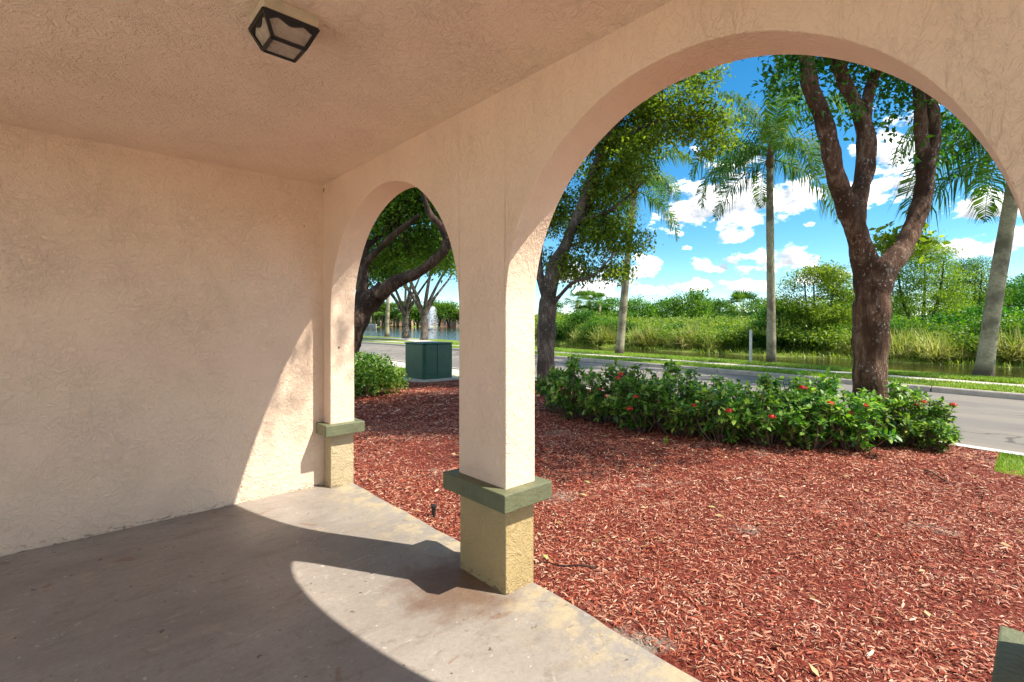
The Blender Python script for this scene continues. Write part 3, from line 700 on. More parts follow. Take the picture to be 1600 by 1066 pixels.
# old spreading tree seen through the far arch
D3 = 10.6; t3 = U(528, D3, -.05)
ot = thing('spreading_tree', 'old dark spreading tree with heavy crooked limbs seen through the small left arch', 'tree', t3)
q = lambda *a: PL(*a, t3)
mb = MB(); k3 = lambda *r: [px(x * .85, D3) for x in r]
sp = [([q(528,610,10.6), q(530,580,10.6), q(540,540,10.6), q(556,500,10.6), q(575,474,10.6), q(600,452,10.5)], k3(34, 26, 24, 24, 20, 15)),
      ([q(590,462,10.5), q(620,440,10.4), q(650,428,10.2), q(675,410,10.0), q(697,385,9.9), q(690,355,9.8), q(672,335,9.7), q(660,300,9.6)], k3(15, 11, 9.5, 8.5, 8, 6.5, 5, 3.5)),
      ([q(562,500,10.6), q(566,460,10.6), q(568,420,10.7), q(570,385,10.7), q(566,330,10.8), q(560,270,10.8)], k3(15, 11, 9, 8, 6, 4)),
      ([q(569,412,10.7), q(590,392,10.5), q(612,370,10.3), q(635,352,10.1), q(656,336,10)], k3(7, 6, 5.5, 5, 3.5)),
      ([q(570,385,10.7), q(590,372,10.9), q(612,345,11), q(640,310,11), q(668,290,11)], k3(6, 4.5, 4, 3, 2)),
      ([q(697,385,9.9), q(720,350,9.7), q(750,320,9.6), q(800,280,9.5)], k3(5, 4, 3.5, 2))]
tips = branch_set(mb, sp, 14, .05, 51, 7)
bl3 = [pb(600,330,11.2,1.0,t3,.8), pb(650,330,11.8,1.1,t3,.8), pb(690,300,11.5,1.0,t3), pb(640,390,12,.8,t3,.55), pb(590,410,12,.6,t3,.4), pb(690,400,12.4,.6,t3,.45), pb(560,360,12,.8,t3), pb(620,260,11,1.3,t3), pb(720,230,10.8,1.4,t3),
       pb(520,240,11,1.5,t3), pb(540,100,11,1.6,t3), pb(560,440,12.4,.4,t3,.3), pb(615,432,12.6,.35,t3,.22)]
co, cc = crown_obj('crown', ot, bl3, 60000, .09, M_leafA, 61, .14, 12)
twigs(mb, tips, cc, g_, .010, 160)
mb.build('trunk', M_bark3, ot, True)

# ------------------------------------------------------------------ generic trees beyond
ORD = ['first','second','third','fourth','fifth','sixth','seventh','eighth','ninth','tenth','eleventh','twelfth','thirteenth','fourteenth','fifteenth','sixteenth','seventeenth','eighteenth','nineteenth','twentieth','twenty-first','twenty-second','twenty-third','twenty-fourth','twenty-fifth','twenty-sixth','twenty-seventh','twenty-eighth','twenty-ninth','thirtieth','thirty-first','thirty-second','thirty-third','thirty-fourth','thirty-fifth','thirty-sixth','thirty-seventh','thirty-eighth','thirty-ninth','fortieth']
def crown_tree(name, label, cat, base, h, w, kind, n, size, leafmat, barkmat, seed, group=None, nb=9, trunk_r=.12, low=.25, nstem=3):
    t = thing(name, label, cat, base, group)
    g = np.random.default_rng(seed); blobs = []
    for i in range(nb):
        a = g.uniform(0, 2*math.pi); hz = g.uniform(low, .92); prof = math.sin(math.pi * (.12 + .80 * hz)) ** .7
        rr = w * .5 * prof * g.uniform(.35, .8)
        blobs.append((rr * math.cos(a), rr * math.sin(a), h * hz, w * g.uniform(.16, .28), h * g.uniform(.07, .13)))
    if kind == 'layer':
        blobs = []
        for i in range(nb):
            hz = .3 + .68 * i / (nb - 1); a = i * 2.4; rr = w * .5 * (1.02 - hz * .75) * g.uniform(.4, .95)
            blobs.append((rr * math.cos(a), rr * math.sin(a), h * hz, w * g.uniform(.14, .24), h * .035))
    c_, cc = crown_obj('crown', t, blobs, n, size, leafmat, seed + 1, size * 1.5, 9, upb=1.2 if kind == 'layer' else .5, shell=.35)
    mb = MB(); tips = []
    for s_ in range(nstem):
        a = s_ * 2.1 + seed; sx = math.cos(a) * w * .14; sy = math.sin(a) * w * .14
        pp, rr = smooth_path([(sx*.15, sy*.15, -.3), (sx*.3, sy*.3, h*.15), (sx, sy, h*.45), (sx*1.3, sy*1.3, h*.8)], [trunk_r*1.3, trunk_r, trunk_r*.6, trunk_r*.2], 4)
        mb.tube(pp, rr, 7, True, .05, s_); tips += pp[2:]
    twigs(mb, tips, cc, g, trunk_r * .14, 26)
    mb.build('trunk', barkmat, t, True); return t
def copy_thing(o, loc, rz=0, s=1.0, label=None):
    r_ = o.copy(); COL.objects.link(r_); r_.location = loc; r_.rotation_euler.z = rz; r_.scale = (s, s, s)
    if label: r_['label'] = label
    for ch in o.children:
        c = ch.copy(); COL.objects.link(c); c.parent = r_
        for g2 in ch.children:
            d = g2.copy(); COL.objects.link(d); d.parent = c
    return r_
def on_bank(u, D, z=.1): return U(u, D, z)
crown_tree('bushy_tree', 'rounded bushy tree on the far bank left of the forked trunk', 'tree', on_bank(1277, 23.6, -.05), 4.25, 3.9, 'round', 24000, .10, M_leafB, M_bark3, 101, nb=34, low=.10, trunk_r=.09, nstem=5)
crown_tree('tiered_tree', 'tree with flat tiered branches on the far bank right of the forked trunk', 'tree', on_bank(1440, 25.5, .0), 5.7, 6.0, 'layer', 24000, .10, M_leafB, M_bark3, 111, nb=44, trunk_r=.11)
crown_tree('tiered_tree', 'smaller tiered tree on the far bank just left of the leaning palm', 'tree', on_bank(1512, 28, .1), 4.9, 5.0, 'layer', 15000, .10, M_leafA, M_bark3, 117, nb=34, trunk_r=.10)
crown_tree('dense_tree', 'dense dark green tree at the right edge of view behind the leaning palm', 'tree', on_bank(1602, 33, .2), 4.6, 5.2, 'round', 12000, .13, M_leafC, M_bark3, 123, nb=26)
crown_tree('dense_tree', 'low dark shrubby tree between the white post and the bushy tree', 'tree', on_bank(1220, 24.6, .0), 2.3, 3.2, 'round', 9000, .095, M_leafC, M_bark3, 129, nb=20, low=.1)
crown_tree('dense_tree', 'low dark shrubby tree directly behind the forked trunk on the far bank', 'tree', on_bank(1350, 24.5, .0), 2.6, 3.0, 'round', 8000, .095, M_leafC, M_bark3, 133, nb=20, low=.1)
# row of far trees
protos = []
far_row = [(868,95,5.0), (950,100,6.2), (975,110,6.0), (1000,98,6.0), (1028,100,5.6), (1052,105,6.0), (1076,92,7.2), (1098,100,6.4), (1118,98,5.6), (1140,104,5.5), (1185,90,5.4), (1205,96,5.6), (1235,100,5.2), (1345,95,6.5),(1400,100,6.8),(1500,90,7),(1560,85,7), (925,120,5.2), (1300,110,6.5)]
far_row.sort()
for i, (u, D, h) in enumerate(far_row):
    lab = 'dark green tree in the distant row behind the scrub, %s from the left' % ORD[i]
    if i < 3:
        t = crown_tree('distant_tree', lab, 'tree', on_bank(u, D, .5), 5.6, 6.5, 'round', 4200, .36, (M_leafC, M_leafA, M_leafC)[i], M_bark3, 200 + i * 7, 'trees in the distant row beyond the scrub', nb=22, trunk_r=.15, low=.05)
        protos.append(t); t.scale = (h/5.6,)*3
    else:
        copy_thing(protos[i % 3], on_bank(u, D, .5), i * 1.3, h / 5.6, lab)

# ------------------------------------------------------------------ palms
def frond_mesh(L, droop, g, nl=46, ll=.52, up0=.9, plume=False):
    """arching rachis along +Y with leaflets both sides; returns quad strips array pieces"""
    V = []; pts = []
    p = np.array([0., 0., 0.]); ang = up0; N = 22; step = L / N
    pts.append(p.copy()); 
    for i in range(N):
        ang -= droop / N * (.5 + 1.1 * i / N)
        p = p + np.array([0, math.cos(ang), math.sin(ang)]) * step; pts.append(p.copy())
    pts = np.array(pts)
    for i in range(N):                      # rachis as slim crossed strips
        r0 = .016 * (1 - i / N) + .004; r1 = .016 * (1 - (i+1) / N) + .004
        a, b = pts[i], pts[i+1]
        V.append([a + [-r0,0,0], a + [r0,0,0], b + [r1,0,0], b + [-r1,0,0]])
        V.append([a + [0,0,-r0], a + [0,0,r0], b + [0,0,r1], b + [0,0,-r1]])
    for s in (-1, 1):
        for j in range(nl):
            t = .10 + .90 * (j + g.uniform(-.3, .3)) / nl; t = min(max(t, .08), .995)
            f = t * N; i = min(int(f), N - 1); b = pts[i] + (pts[i+1] - pts[i]) * (f - i)
            tan = (pts[i+1] - pts[i]) / step
            l = ll * (math.sin(math.pi * min(1, .12 + t * .9)) ** .6) * g.uniform(.8, 1.1) + .06
            el_ = g.uniform(-.5, .7) if plume else g.uniform(-.15, .35)
            nrm = np.array([0, -tan[2], tan[1]])
            d = np.array([s * .85, 0, 0]) + tan * .55 + nrm * el_; d /= np.linalg.norm(d)
            w_ = .022; side = tan * w_
            mid = b + d * l * .5; dn = np.array([0, 0, -1.0])
            end = mid + (d * .45 + dn * g.uniform(.6, 1.1)) * l * .6
            V.append([b - side * .4, b + side * .4, mid + side, mid - side])
            V.append([mid - side, mid + side, end + side * .15, end - side * .15])
    return np.array(V)
PF = {}
def frond_data(kind):
    if kind not in PF:
        g = np.random.default_rng(len(PF) * 3 + 5)
        up0, droop = {'up': (1.35, .9), 'mid': (1.1, 2.0), 'out': (.75, 2.3), 'low': (.15, 1.8), 'hang': (-.3, 1.2)}[kind]
        me = quads(frond_mesh(2.9, droop, g, 74, .70, up0, True)); me.materials.append(M_palm); PF[kind] = me
    return PF[kind]
def palm(name, label, base, path, rad, s, seed, nf=15, group=None):
    """path: list of points relative to base"""
    t = thing(name, label, 'palm tree', base, group); g = random.Random(seed)
    pp, rr = smooth_path(path, rad, 7); mb = MB(); mb.tube(pp, rr, 16, True, .015, seed); mb.build('trunk', M_palmt, t, True)
    top = pp[-1]
    mb = MB(); pr = rr[-1]
    mb.tube([top - Vector((0,0,.05)), top + Vector((0,0,.15)), top + Vector((0,0,.45)), top + Vector((0,0,.85))], [pr*1.05, pr*1.6, pr*1.25, pr*.4], 12, True, .12, seed)
    mb.build('crownshaft', M_shaft, t, True)
    kinds = ['up', 'up', 'mid', 'mid', 'mid', 'out', 'out', 'out', 'out', 'low', 'low', 'low', 'hang', 'hang', 'mid', 'out', 'low']
    for i in range(nf):
        kd = kinds[i % len(kinds)]
        o = link('frond', frond_data(kd), None, t)
        o.location = top + Vector((0, 0, {'up': .75, 'mid': .6, 'out': .5, 'low': .38, 'hang': .28}[kd]))
        o.rotation_euler = (g.uniform(-.08, .08), g.uniform(-.12, .12), i * 2.4 + g.uniform(-.25, .25)); k = s * g.uniform(.88, 1.1); o.scale = (k, k, k)
    return t
def rel(base, lst): return [PL(u, v, D, base) for u, v, D in lst]
ba = G(1204, 571, 0); Da = 15.7
palm('queen_palm', 'tall straight feathery palm by the pavement, full crown in view left of the forked tree', ba, rel(ba, [(1204,573,Da),(1205,560,Da),(1205,500,Da),(1204,420,Da),(1203,330,Da),(1203,262,Da)]), [px(r, Da) for r in (9, 7, 6.2, 5.8, 5.2, 4.6)], 1.0, 3, 17)
bb_ = G(968, 555, 0); Db = 20.5
palm('queen_palm', 'slim palm by the canal whose crown meets the leafy tree beside the middle pier', bb_, rel(bb_, [(967,557,Db),(969,540,Db),(974,480,Db),(981,400,Db),(988,330,Db),(990,308,Db)]), [px(r, Db) for r in (9, 6.5, 6, 5, 4.5, 4)], .95, 8, 16)
bc = G(1535, 592, 0); Dc = 11.7
palm('queen_palm', 'thick grey palm leaning right at the right edge of view', bc, rel(bc, [(1535,596,Dc),(1539,570,Dc),(1552,480,Dc),(1565,400,Dc),(1577,330,Dc),(1585,280,Dc),(1590,240,Dc)]), [px(r, Dc) for r in (16, 11.5, 10.2, 9.8, 9.4, 8.8, 8)], 1.2, 14, 21)

# cabbage palms far off
def fan_palm(name, label, base, h, s, seed, group=None, skirt=True):
    t = thing(name, label, 'palm tree', base, group); g = np.random.default_rng(seed)
    mb = MB(); mb.tube([(0,0,-.5),(0,0,h*.5),(0,0,h)], [.2*s,.17*s,.17*s], 8); mb.build('trunk', M_palmt, t, True)
    V = []
    for i in range(34):
        a = g.uniform(0, 2*math.pi); e = g.uniform(-.7, 1.3); d = np.array([math.cos(a)*math.cos(e), math.sin(a)*math.cos(e), math.sin(e)])
        c = np.array([0, 0, h]) + d * s * 1.0; sd_ = np.cross(d, [0, 0, 1]); sd_ /= np.linalg.norm(sd_)
        V.append([np.array([0,0,h]) - sd_*.02*s, np.array([0,0,h]) + sd_*.02*s, c + sd_*.02*s, c - sd_*.02*s])
        for j in range(11):
            b = (j - 5) / 5 * 1.25; dd = d * math.cos(b) + sd_ * math.sin(b); dd[2] -= .15 * abs(b)
            n_ = np.cross(d, sd_); q1 = c + dd * .5 * s; q2 = c + dd * .95 * s + np.array([0, 0, -.22 * s])
            wv = np.cross(dd, n_) * .05 * s
            V.append([c - wv*.2, c + wv*.2, q1 + wv, q1 - wv]); V.append([q1 - wv, q1 + wv, q2 + wv*.1, q2 - wv*.1])
    link('crown', quads(np.array(V)), M_palm, t); return t
fan_palm('cabbage_palm', 'round-headed cabbage palm rising from the scrub left of the straight feathery palm', on_bank(1161, 52, .4), 2.4, 1.35, 5)
fp = fan_palm('cabbage_palm', 'distant cabbage palm, leftmost of the three left of the slim palm', on_bank(902, 78, .4), 4.2, 1.4, 6, 'distant cabbage palms left of the slim palm')
copy_thing(fp, on_bank(921, 82, .4), 1.0, 1.05, 'distant cabbage palm, middle of the three left of the slim palm'); copy_thing(fp, on_bank(937, 80, .4), 2.0, .98, 'distant cabbage palm, rightmost of the three left of the slim palm')

# ------------------------------------------------------------------ scrub on the far bank (one uncountable mass)
def scrub():
    g = np.random.default_rng(77); C = []; 
    for i in range(24000):
        y = g.uniform(-8, 62); x = far_e(y) + 1.2 + g.random() ** 1.6 * 62
        D = x * ca + y * sa; Rr = x * sa - y * ca; u = 800 + F_PX * Rr / D
        if u < 780 or u > 1720: continue
        dist = x - far_e(y)
        if g.random() > min(1, .25 + 18 / (D)): continue
        C.append((x, y, dist, D, u))
    C = np.array(C)[:4400]
    P_ = []; S = []
    for x, y, dist, D, u in C:
        # height profile: low by the water, rising behind, a little higher on the left
        h = .45 + .85 * min(1, dist / 7) + .006 * max(0, dist - 7) + .2 * math.sin(x * .45 + y * .3) + .2 * math.sin(y * .9)
        h += .9 * min(1, max(0, (990 - u) / 120)) * min(1, dist / 6)
        h = max(.35, h); r_ = g.uniform(.35, .85) * (.8 + D / 80)
        n = 70
        d = g.normal(size=(n, 3)); d[:, 2] = abs(d[:, 2]); d /= np.linalg.norm(d, axis=1)[:, None]
        p = np.array([x, y, h * g.uniform(.35, .95)]) + d * np.array([r_, r_, r_ * .75]) * g.uniform(.5, 1, (n, 1))
        P_.append(p); S.append(np.full(n, .085 + .0024 * D))
    P_ = np.concatenate(P_); S = np.concatenate(S)
    V = leaves(P_, 1.0, g, .5, .3); V = P_[:, None] + (V - P_[:, None]) * S[:, None, None]
    link('scrub', quads(V), M_scrub, kind='stuff', label='tangled yellow-green scrub covering the bank beyond the canal', cat='scrub')
scrub()
def walk_out(u, extra):
    D = 15.0
    while True:
        x, y, _ = U(u, D)
        if x > far_e(y) + .6 or D > 90: break
        D += .1
    return D + extra
bush_p = []
bush_us = [868,880,893,906,925,948,962,985,1004,1030,1040,1056,1068,1088,1100,1122,1130,1148,1160,1178,1196,1300,1322,1345,1395,1410,1432,1462,1480,1502,1530,1548,1566,1590,1606]
for i, u in enumerate(bush_us):
    k_ = i % 4; lab = 'leafy bush in the scrub across the canal, %s from the left' % ORD[i]
    D = walk_out(u, (.9, 2.6, 5.0, 1.6)[(i * 3) % 4] + rnd.uniform(0, .8)); h = (1.25, 1.6, 1.05, 1.9)[(i * 5) % 4] * rnd.uniform(.85, 1.1)
    h *= 1.3 if u < 960 else .72 if u < 1180 else 1
    if i < 4:
        t = crown_tree('bush', lab, 'bush', U(u, D, .0), 1.5, 2.4, 'round', 4200, .10, (M_leafC, M_leafA, M_leafB, M_leafC)[i], M_bark3, 800 + i * 5, 'bushes in the scrub across the canal', nb=16, low=.08, trunk_r=.03, nstem=4)
        t.scale = (h/1.5,)*3; bush_p.append(t)
    else: copy_thing(bush_p[k_], U(u, D, .0), i * 1.7, h / 1.5, lab)
def blades(C, L, g, wd=.012, lean=.5, m=None):
    n = len(C); a = g.uniform(0, 2*math.pi, n); le = g.uniform(.05, lean, n)
    d = np.stack([np.cos(a)*np.sin(le), np.sin(a)*np.sin(le), np.cos(le)], 1); s = np.stack([-np.sin(a), np.cos(a), np.zeros(n)], 1)
    L = L * g.uniform(.6, 1.1, n); mid = C + d * (L*.55)[:, None]
    d2 = d + np.stack([np.cos(a), np.sin(a), -np.ones(n)*.7], 1) * le[:, None] * .9; d2 /= np.linalg.norm(d2, axis=1)[:, None]
    tip = mid + d2 * (L*.5)[:, None]; w_ = s * wd
    V = np.stack([C - w_*.6, C + w_*.6, mid + w_, tip + w_*.1, tip - w_*.1, mid - w_], 1)
    return V
BF = np.array([[0, 1, 2, 5], [5, 2, 3, 4]])
def reed(base, h, w_, seed, lab=None, m=M_reed, src=None):
    g = np.random.default_rng(seed); n = 260
    C = np.stack([g.normal(0, w_*.16, n), g.normal(0, w_*.16, n), np.zeros(n) - .05], 1)
    V = blades(C, h * 1.25, g, .016, 1.15)
    return link('reed_clump', quads(V, F=BF), m, label=lab, cat='grass clump', group='tall grass clumps along the far water edge', loc=base)
glab = 'arching clump of tall straw and green grass at the far water edge'
r0 = reed((0, 0, 0), 1.3, 1.3, 300, glab); r1 = reed((0, 0, 0), 1.2, 1.3, 303, glab)
rs = [(905,.9),(938,1.05),(952,1.0),(996,.95),(1018,1.15),(1050,.7),(1080,1.1),(1112,.8),(1330,.7),(1385,.75),(1408,1.0),(1425,.9),(1455,1.0),(1475,.6),(1496,.8),(1560,.7),(1580,1.0),(1598,.8)]
for i, (u, h) in enumerate(rs):
    D = walk_out(u, rnd.uniform(-.1, .9))
    o = (r0, r1)[i] if i < 2 else (r0, r1)[i % 2].copy()
    if i >= 2: COL.objects.link(o)
    o['label'] = 'arching clump of tall straw and green grass at the canal edge, %s from the left' % ORD[i]
    o.location = U(u, D, -.08); o.rotation_euler.z = i * 1.7; o.scale = (h, h, h * rnd.uniform(.8, 1.0))
# low weeds at the edge
g = np.random.default_rng(88); ye = g.uniform(-8, 60, 9000); xe = far_e(ye) + g.uniform(-.1, 2.6, 9000)
Pn = np.stack([xe, ye, -.16 + .10 * (xe - far_e(ye))], 1)
link('bank_weeds', quads(blades(Pn, .24, g, .02, .8), F=BF), M_grass, kind='stuff', label='low bright green weeds along the far water edge', cat='weeds')

# grass blades on verge, canal bank and corner lawn
def grass(name, n, xf0, xf1, y0, y1, zf, L, wd, seed, lab):
    g = np.random.default_rng(seed); y = y0 + (y1 - y0) * g.random(n) ** 1.5; t = g.random(n)
    x0 = xf0(y); x1 = xf1(y); x = x0 + (x1 - x0) * t
    link(name, quads(blades(np.stack([x, y, zf(t)], 1), L, g, wd, .8), F=BF), M_grass, kind='stuff', label=lab, cat='grass')
grass('verge_grass', 34000, off_(far_k, .15), off_(side0, .03), -2, 24, lambda t: .0 + .02*np.sin(t*math.pi), .075, .007, 1, 'mown grass of the narrow verge between kerb and pavement')
grass('bank_grass', 52000, off_(side1, -.03), off_(wat_n, -.1), -2, 26, lambda t: .03 - .0*t - .06 * np.clip((t-.8)/.2, 0, 1), .085, .008, 2, 'mown grass between the pavement and the canal')
grass('corner_grass', 9000, lambda y: 5.95 + 0*y, off_(near_k, -.2), .32, -2, lambda t: -.05 + 0*t, .05, .003, 3, 'bright grass at the street corner of the mulch bed')
grass('lawn_grass', 8000, lambda y: 7.0 + 0*y, off_(near_k, -1.26), 8.6, 16, lambda t: -.07 + 0*t, .07, .006, 4, 'grass behind the transformer beside the near pavement')

# ------------------------------------------------------------------ flowering shrubs in the bed
LEAF8 = np.array([[0,0,0],[-.17,.22,.03],[-.23,.5,.035],[-.13,.8,0],[0,1,-.07],[.13,.8,0],[.23,.5,.035],[.17,.22,.03],[0,.5,-.02]])
L8F = np.array([[0,1,8,7],[1,2,3,8],[3,4,5,8],[8,5,6,7]])
def shrub_parts(seed, h, w_, nst=26, per=9, size=.085):
    g = np.random.default_rng(seed); mb = MB(); Cs = []; Ds = []; heads = []
    for i in range(nst):
        a = g.uniform(0, 2*math.pi); r_ = w_*.5*math.sqrt(g.random()); hh = h * g.uniform(.62, 1.1) * (1 - .45*(r_/(w_*.5))**2)
        tip = Vector((r_*math.cos(a), r_*math.sin(a), hh)); b = Vector((r_*.22*math.cos(a+.4), r_*.22*math.sin(a+.4), -.05))
        mid = b.lerp(tip, .55) + Vector((g.normal()*.03, g.normal()*.03, -.02))
        pp, rr = smooth_path([b, mid, tip], [.009, .006, .003], 3); mb.tube(pp, rr, 5, False)
        nodes = [(tip, (tip - mid).normalized())]
        for k in range(4):                                  # side shoots
            t = g.uniform(.22, .95); p = mid.lerp(tip, t) if t > .5 else b.lerp(mid, min(1, t + .35))
            d = Vector((g.normal(), g.normal(), abs(g.normal())*.8 + .25)).normalized(); e = p + d * g.uniform(.06, .16)
            mb.tube([p, e], [.004, .002], 4, False); nodes.append((e, d))
        heads.append(tip)
        for p, d in nodes:
            for k in range(per):
                t = g.random(); Cs.append(p - d * (.07 * t)); az_ = k * 2.4 + g.uniform(-.3, .3)
                s1 = d.cross(Vector((0.3, .2, .9))).normalized(); s2 = d.cross(s1)
                out = (s1*math.cos(az_) + s2*math.sin(az_)) * (.75 + .4*t) + d * (.55 - .5*t) + Vector((0, 0, .05)); Ds.append(out.normalized())
    C = np.array(Cs); Dd = np.array(Ds); n = len(C)
    up_ = np.array([0, 0, 1.]) + g.normal(size=(n, 3))*.25; s = np.cross(Dd, up_); s /= np.linalg.norm(s, axis=1)[:, None]; nn = np.cross(s, Dd)
    S = size * g.uniform(.4, 1.2, n); L = LEAF8[None]*S[:, None, None]
    V = C[:, None] + L[..., 0:1]*s[:, None] + L[..., 1:2]*Dd[:, None] + L[..., 2:3]*nn[:, None]
    return quads(V, F=L8F), pyd(mb.v, mb.f, True), heads
def flower_mesh(seed):
    g = np.random.default_rng(seed); n = 46; d = g.normal(size=(n, 3)); d[:, 2] = abs(d[:, 2]) ; d /= np.linalg.norm(d, axis=1)[:, None]
    c = d * np.array([.030, .030, .022]); s = np.cross(d, g.normal(size=(n, 3))); s /= np.linalg.norm(s, axis=1)[:, None]; t = np.cross(d, s)
    V = np.stack([c - s*.010, c - t*.010 + d*.004, c + s*.010, c + t*.010 + d*.004], 1)
    me = quads(V); me.materials.append(M_red); return me
FL = [flower_mesh(1), flower_mesh(2)]
SH = []
for i, (h, w_) in enumerate([(.66, .85), (.70, .95), (.62, .8), (.75, 1.0)]):
    lm_, sm_, hd = shrub_parts(400 + i, h, w_, 30 if i != 3 else 34); lm_.materials.append(M_shrub); sm_.materials.append(M_stem); SH.append((lm_, sm_, hd))
# (u, D, kind, scale, flowers, label)
shr = [(878,7.5,2,.95,0,'small sparse shrub at the foot of the tree beside the middle pier'),
       (905,7.0,3,.95,1,'leftmost flowering shrub of the front row, with pale street showing through'),
       (945,6.7,1,.95,1,'flowering shrub second from the left in the front row'),
       (985,6.9,0,1.0,1,'shrub set back behind the second flowering shrub'),
       (1000,6.2,2,1.0,2,'low flowering shrub nearest the tip of the tree shade'),
       (1050,6.6,3,.9,0,'taller shrub left of the pale gap towards the kerb'),
       (1062,5.9,0,.95,1,'dark leaved shrub right of the tree shade on the mulch'),
       (1120,6.2,1,.9,0,'shrub in the back row below the white post'),
       (1125,5.55,2,1.0,1,'front shrub left of the straight palm trunk with bare lower stems'),
       (1185,5.9,3,.85,1,'bright topped shrub directly below the straight palm'),
       (1200,5.3,1,.9,1,'front shrub with dark shadow under it below the straight palm'),
       (1262,5.7,0,1.05,1,'bright shrub between the straight palm and the forked trunk'),
       (1262,5.15,2,.95,1,'lowest front shrub spilling on the sunny mulch'),
       (1308,5.5,1,.88,1,'shrub just left of the forked trunk with a red flower head'),
       (1330,5.05,0,.85,1,'frontmost shrub with bare woody stems below the forked trunk'),
       (1395,5.55,3,.80,2,'shrub covering the right foot of the forked trunk'),
       (1385,5.3,2,.82,0,'small front shrub under the forked trunk on the right'),
       (1436,5.35,0,.86,2,'rightmost flowering shrub against the street'),
       (1452,5.1,2,.55,0,'small outlying sprig shrub right of the hedge')]
for i, (u, D, kd, s, nf, lab) in enumerate(shr):
    x, y, _ = U(u, D); zz = float(mulch_z(np.array(x), np.array(y)))
    t = thing('flowering_shrub', lab, 'shrub', (x, y, zz), 'flowering shrubs in the mulch bed', i * 1.9)
    t.scale = (s * 1.06, s * 1.06, s * (1.14 if D > 6.4 else .98 if D < 5.4 else 1.06))
    lm_, sm_, hd = SH[kd]; link('foliage', lm_, None, t); link('stems', sm_, None, t)
    # flowers on the heads that face the porch
    rz = i * 1.9; fw = Vector((-ca, -sa, 0)); hs = sorted(hd, key=lambda v: -(Vector((v.x*math.cos(rz)-v.y*math.sin(rz), v.x*math.sin(rz)+v.y*math.cos(rz), 0)).dot(fw)) - .6*v.z)
    for j in range(nf):
        o = link('flower', FL[j % 2], None, t); o.location = hs[j * 3 + i % 2] + Vector((0, 0, .02)); o.scale = (1.15,)*3
# clipped shrub through the left arch
def round_shrub():
    b = U(578, 9.2, -.06); t = thing('clipped_shrub', 'dense dark clipped shrub beside the green cabinet, seen through the left arch', 'shrub', b)
    g = np.random.default_rng(500); bl = [(0,0,.42,.50,.40),(-.45,.15,.38,.42,.38),(.38,-.1,.30,.30,.28),(-.8,.35,.42,.45,.4),(.1,.3,.45,.45,.4)]
    P_, c = crown_points(bl, 9500, g, .05, 8, .6); P_ = P_[P_[:, 2] > .02]
    link('foliage', quads(leaves(P_, .062, g, .3)), M_shrub, t)
    mb = MB(); 
    for i in range(14):
        tt = c[i*9]; mb.tube([(tt[0]*.4, tt[1]*.4, -.03), (tt[0]*.8, tt[1]*.8, max(.1, tt[2]*.8))], [.012, .005], 5, False)
    mb.build('stems', M_stem, t, True)
round_shrub()
# little weed tuft on mulch
g = np.random.default_rng(9); C = np.stack([g.normal(0, .012, 14), g.normal(0, .012, 14), np.zeros(14)], 1)
link('weed_tuft', quads(blades(C, .11, g, .003, .8), F=BF), M_grass, label='tiny pale weed tuft at the edge of the tree shade on the mulch', cat='weed', loc=G(1041, 694, -.03))

# ------------------------------------------------------------------ transformer cabinet
bx_, by_ = 6.15, 9.70
tr = thing('transformer_cabinet', 'dark green steel transformer cabinet on a concrete pad', 'utility cabinet', (bx_, by_, -.03))
p = MB(); p.box((-.16, -.20, -.1), (1.02, .98, .045)); p.build('pad', M_pave, tr, bevel=.015)
w1, d1, hh = .80, .82, .86
c = MB(); ch = .05
prof = [(ch, 0), (w1, 0), (w1, d1), (0, d1), (0, ch)]
vs = [(x, y, .045) for x, y in prof] + [(x, y, hh) for x, y in prof]; n = 5
fs = [[i, (i+1) % n, n+(i+1) % n, n+i] for i in range(n)] + [list(range(n, 2*n)), list(range(n))[::-1]]
c.add(vs, fs); c.build('body', M_green, tr, bevel=.012)
l = MB(); l.box((-.02, -.025, hh + .002), (w1+.02, d1+.02, hh + .032)); l.build('lid', M_green, tr, bevel=.012)
l = MB(); l.box((.055, -.014, .16), (.36, -.002, hh - .015)); l.build('door', M_green, tr, bevel=.004)
l = MB(); l.box((.372, -.018, .16), (w1-.01, -.002, hh - .015)); l.build('door', M_green, tr, bevel=.004)
l = MB(); l.tube([(.20, -.014, .77), (.20, -.03, .77)], .016, 8); l.build('lock', M_black, tr)
l = MB(); l.box((.02, -.01, .046), (w1-.005, -.002, .15)); l.build('sill', M_green, tr, bevel=.004)

# white post
pb_ = G(1173, 569, .0)
po = thing('marker_post', 'slim white marker post in the grass left of the straight palm', 'post', pb_)
q_ = MB(); q_.box((-.035, -.035, -.1), (.035, .035, 1.08)); q_.build('shaft', M_white, po, bevel=.006)
q_ = MB(); q_.add([(-.04,-.04,1.082),(.04,-.04,1.082),(.04,.04,1.082),(-.04,.04,1.082),(0,0,1.13)], [(3,2,1,0),(0,1,4),(1,2,4),(2,3,4),(3,0,4)]); q_.build('post_cap', M_white, po)

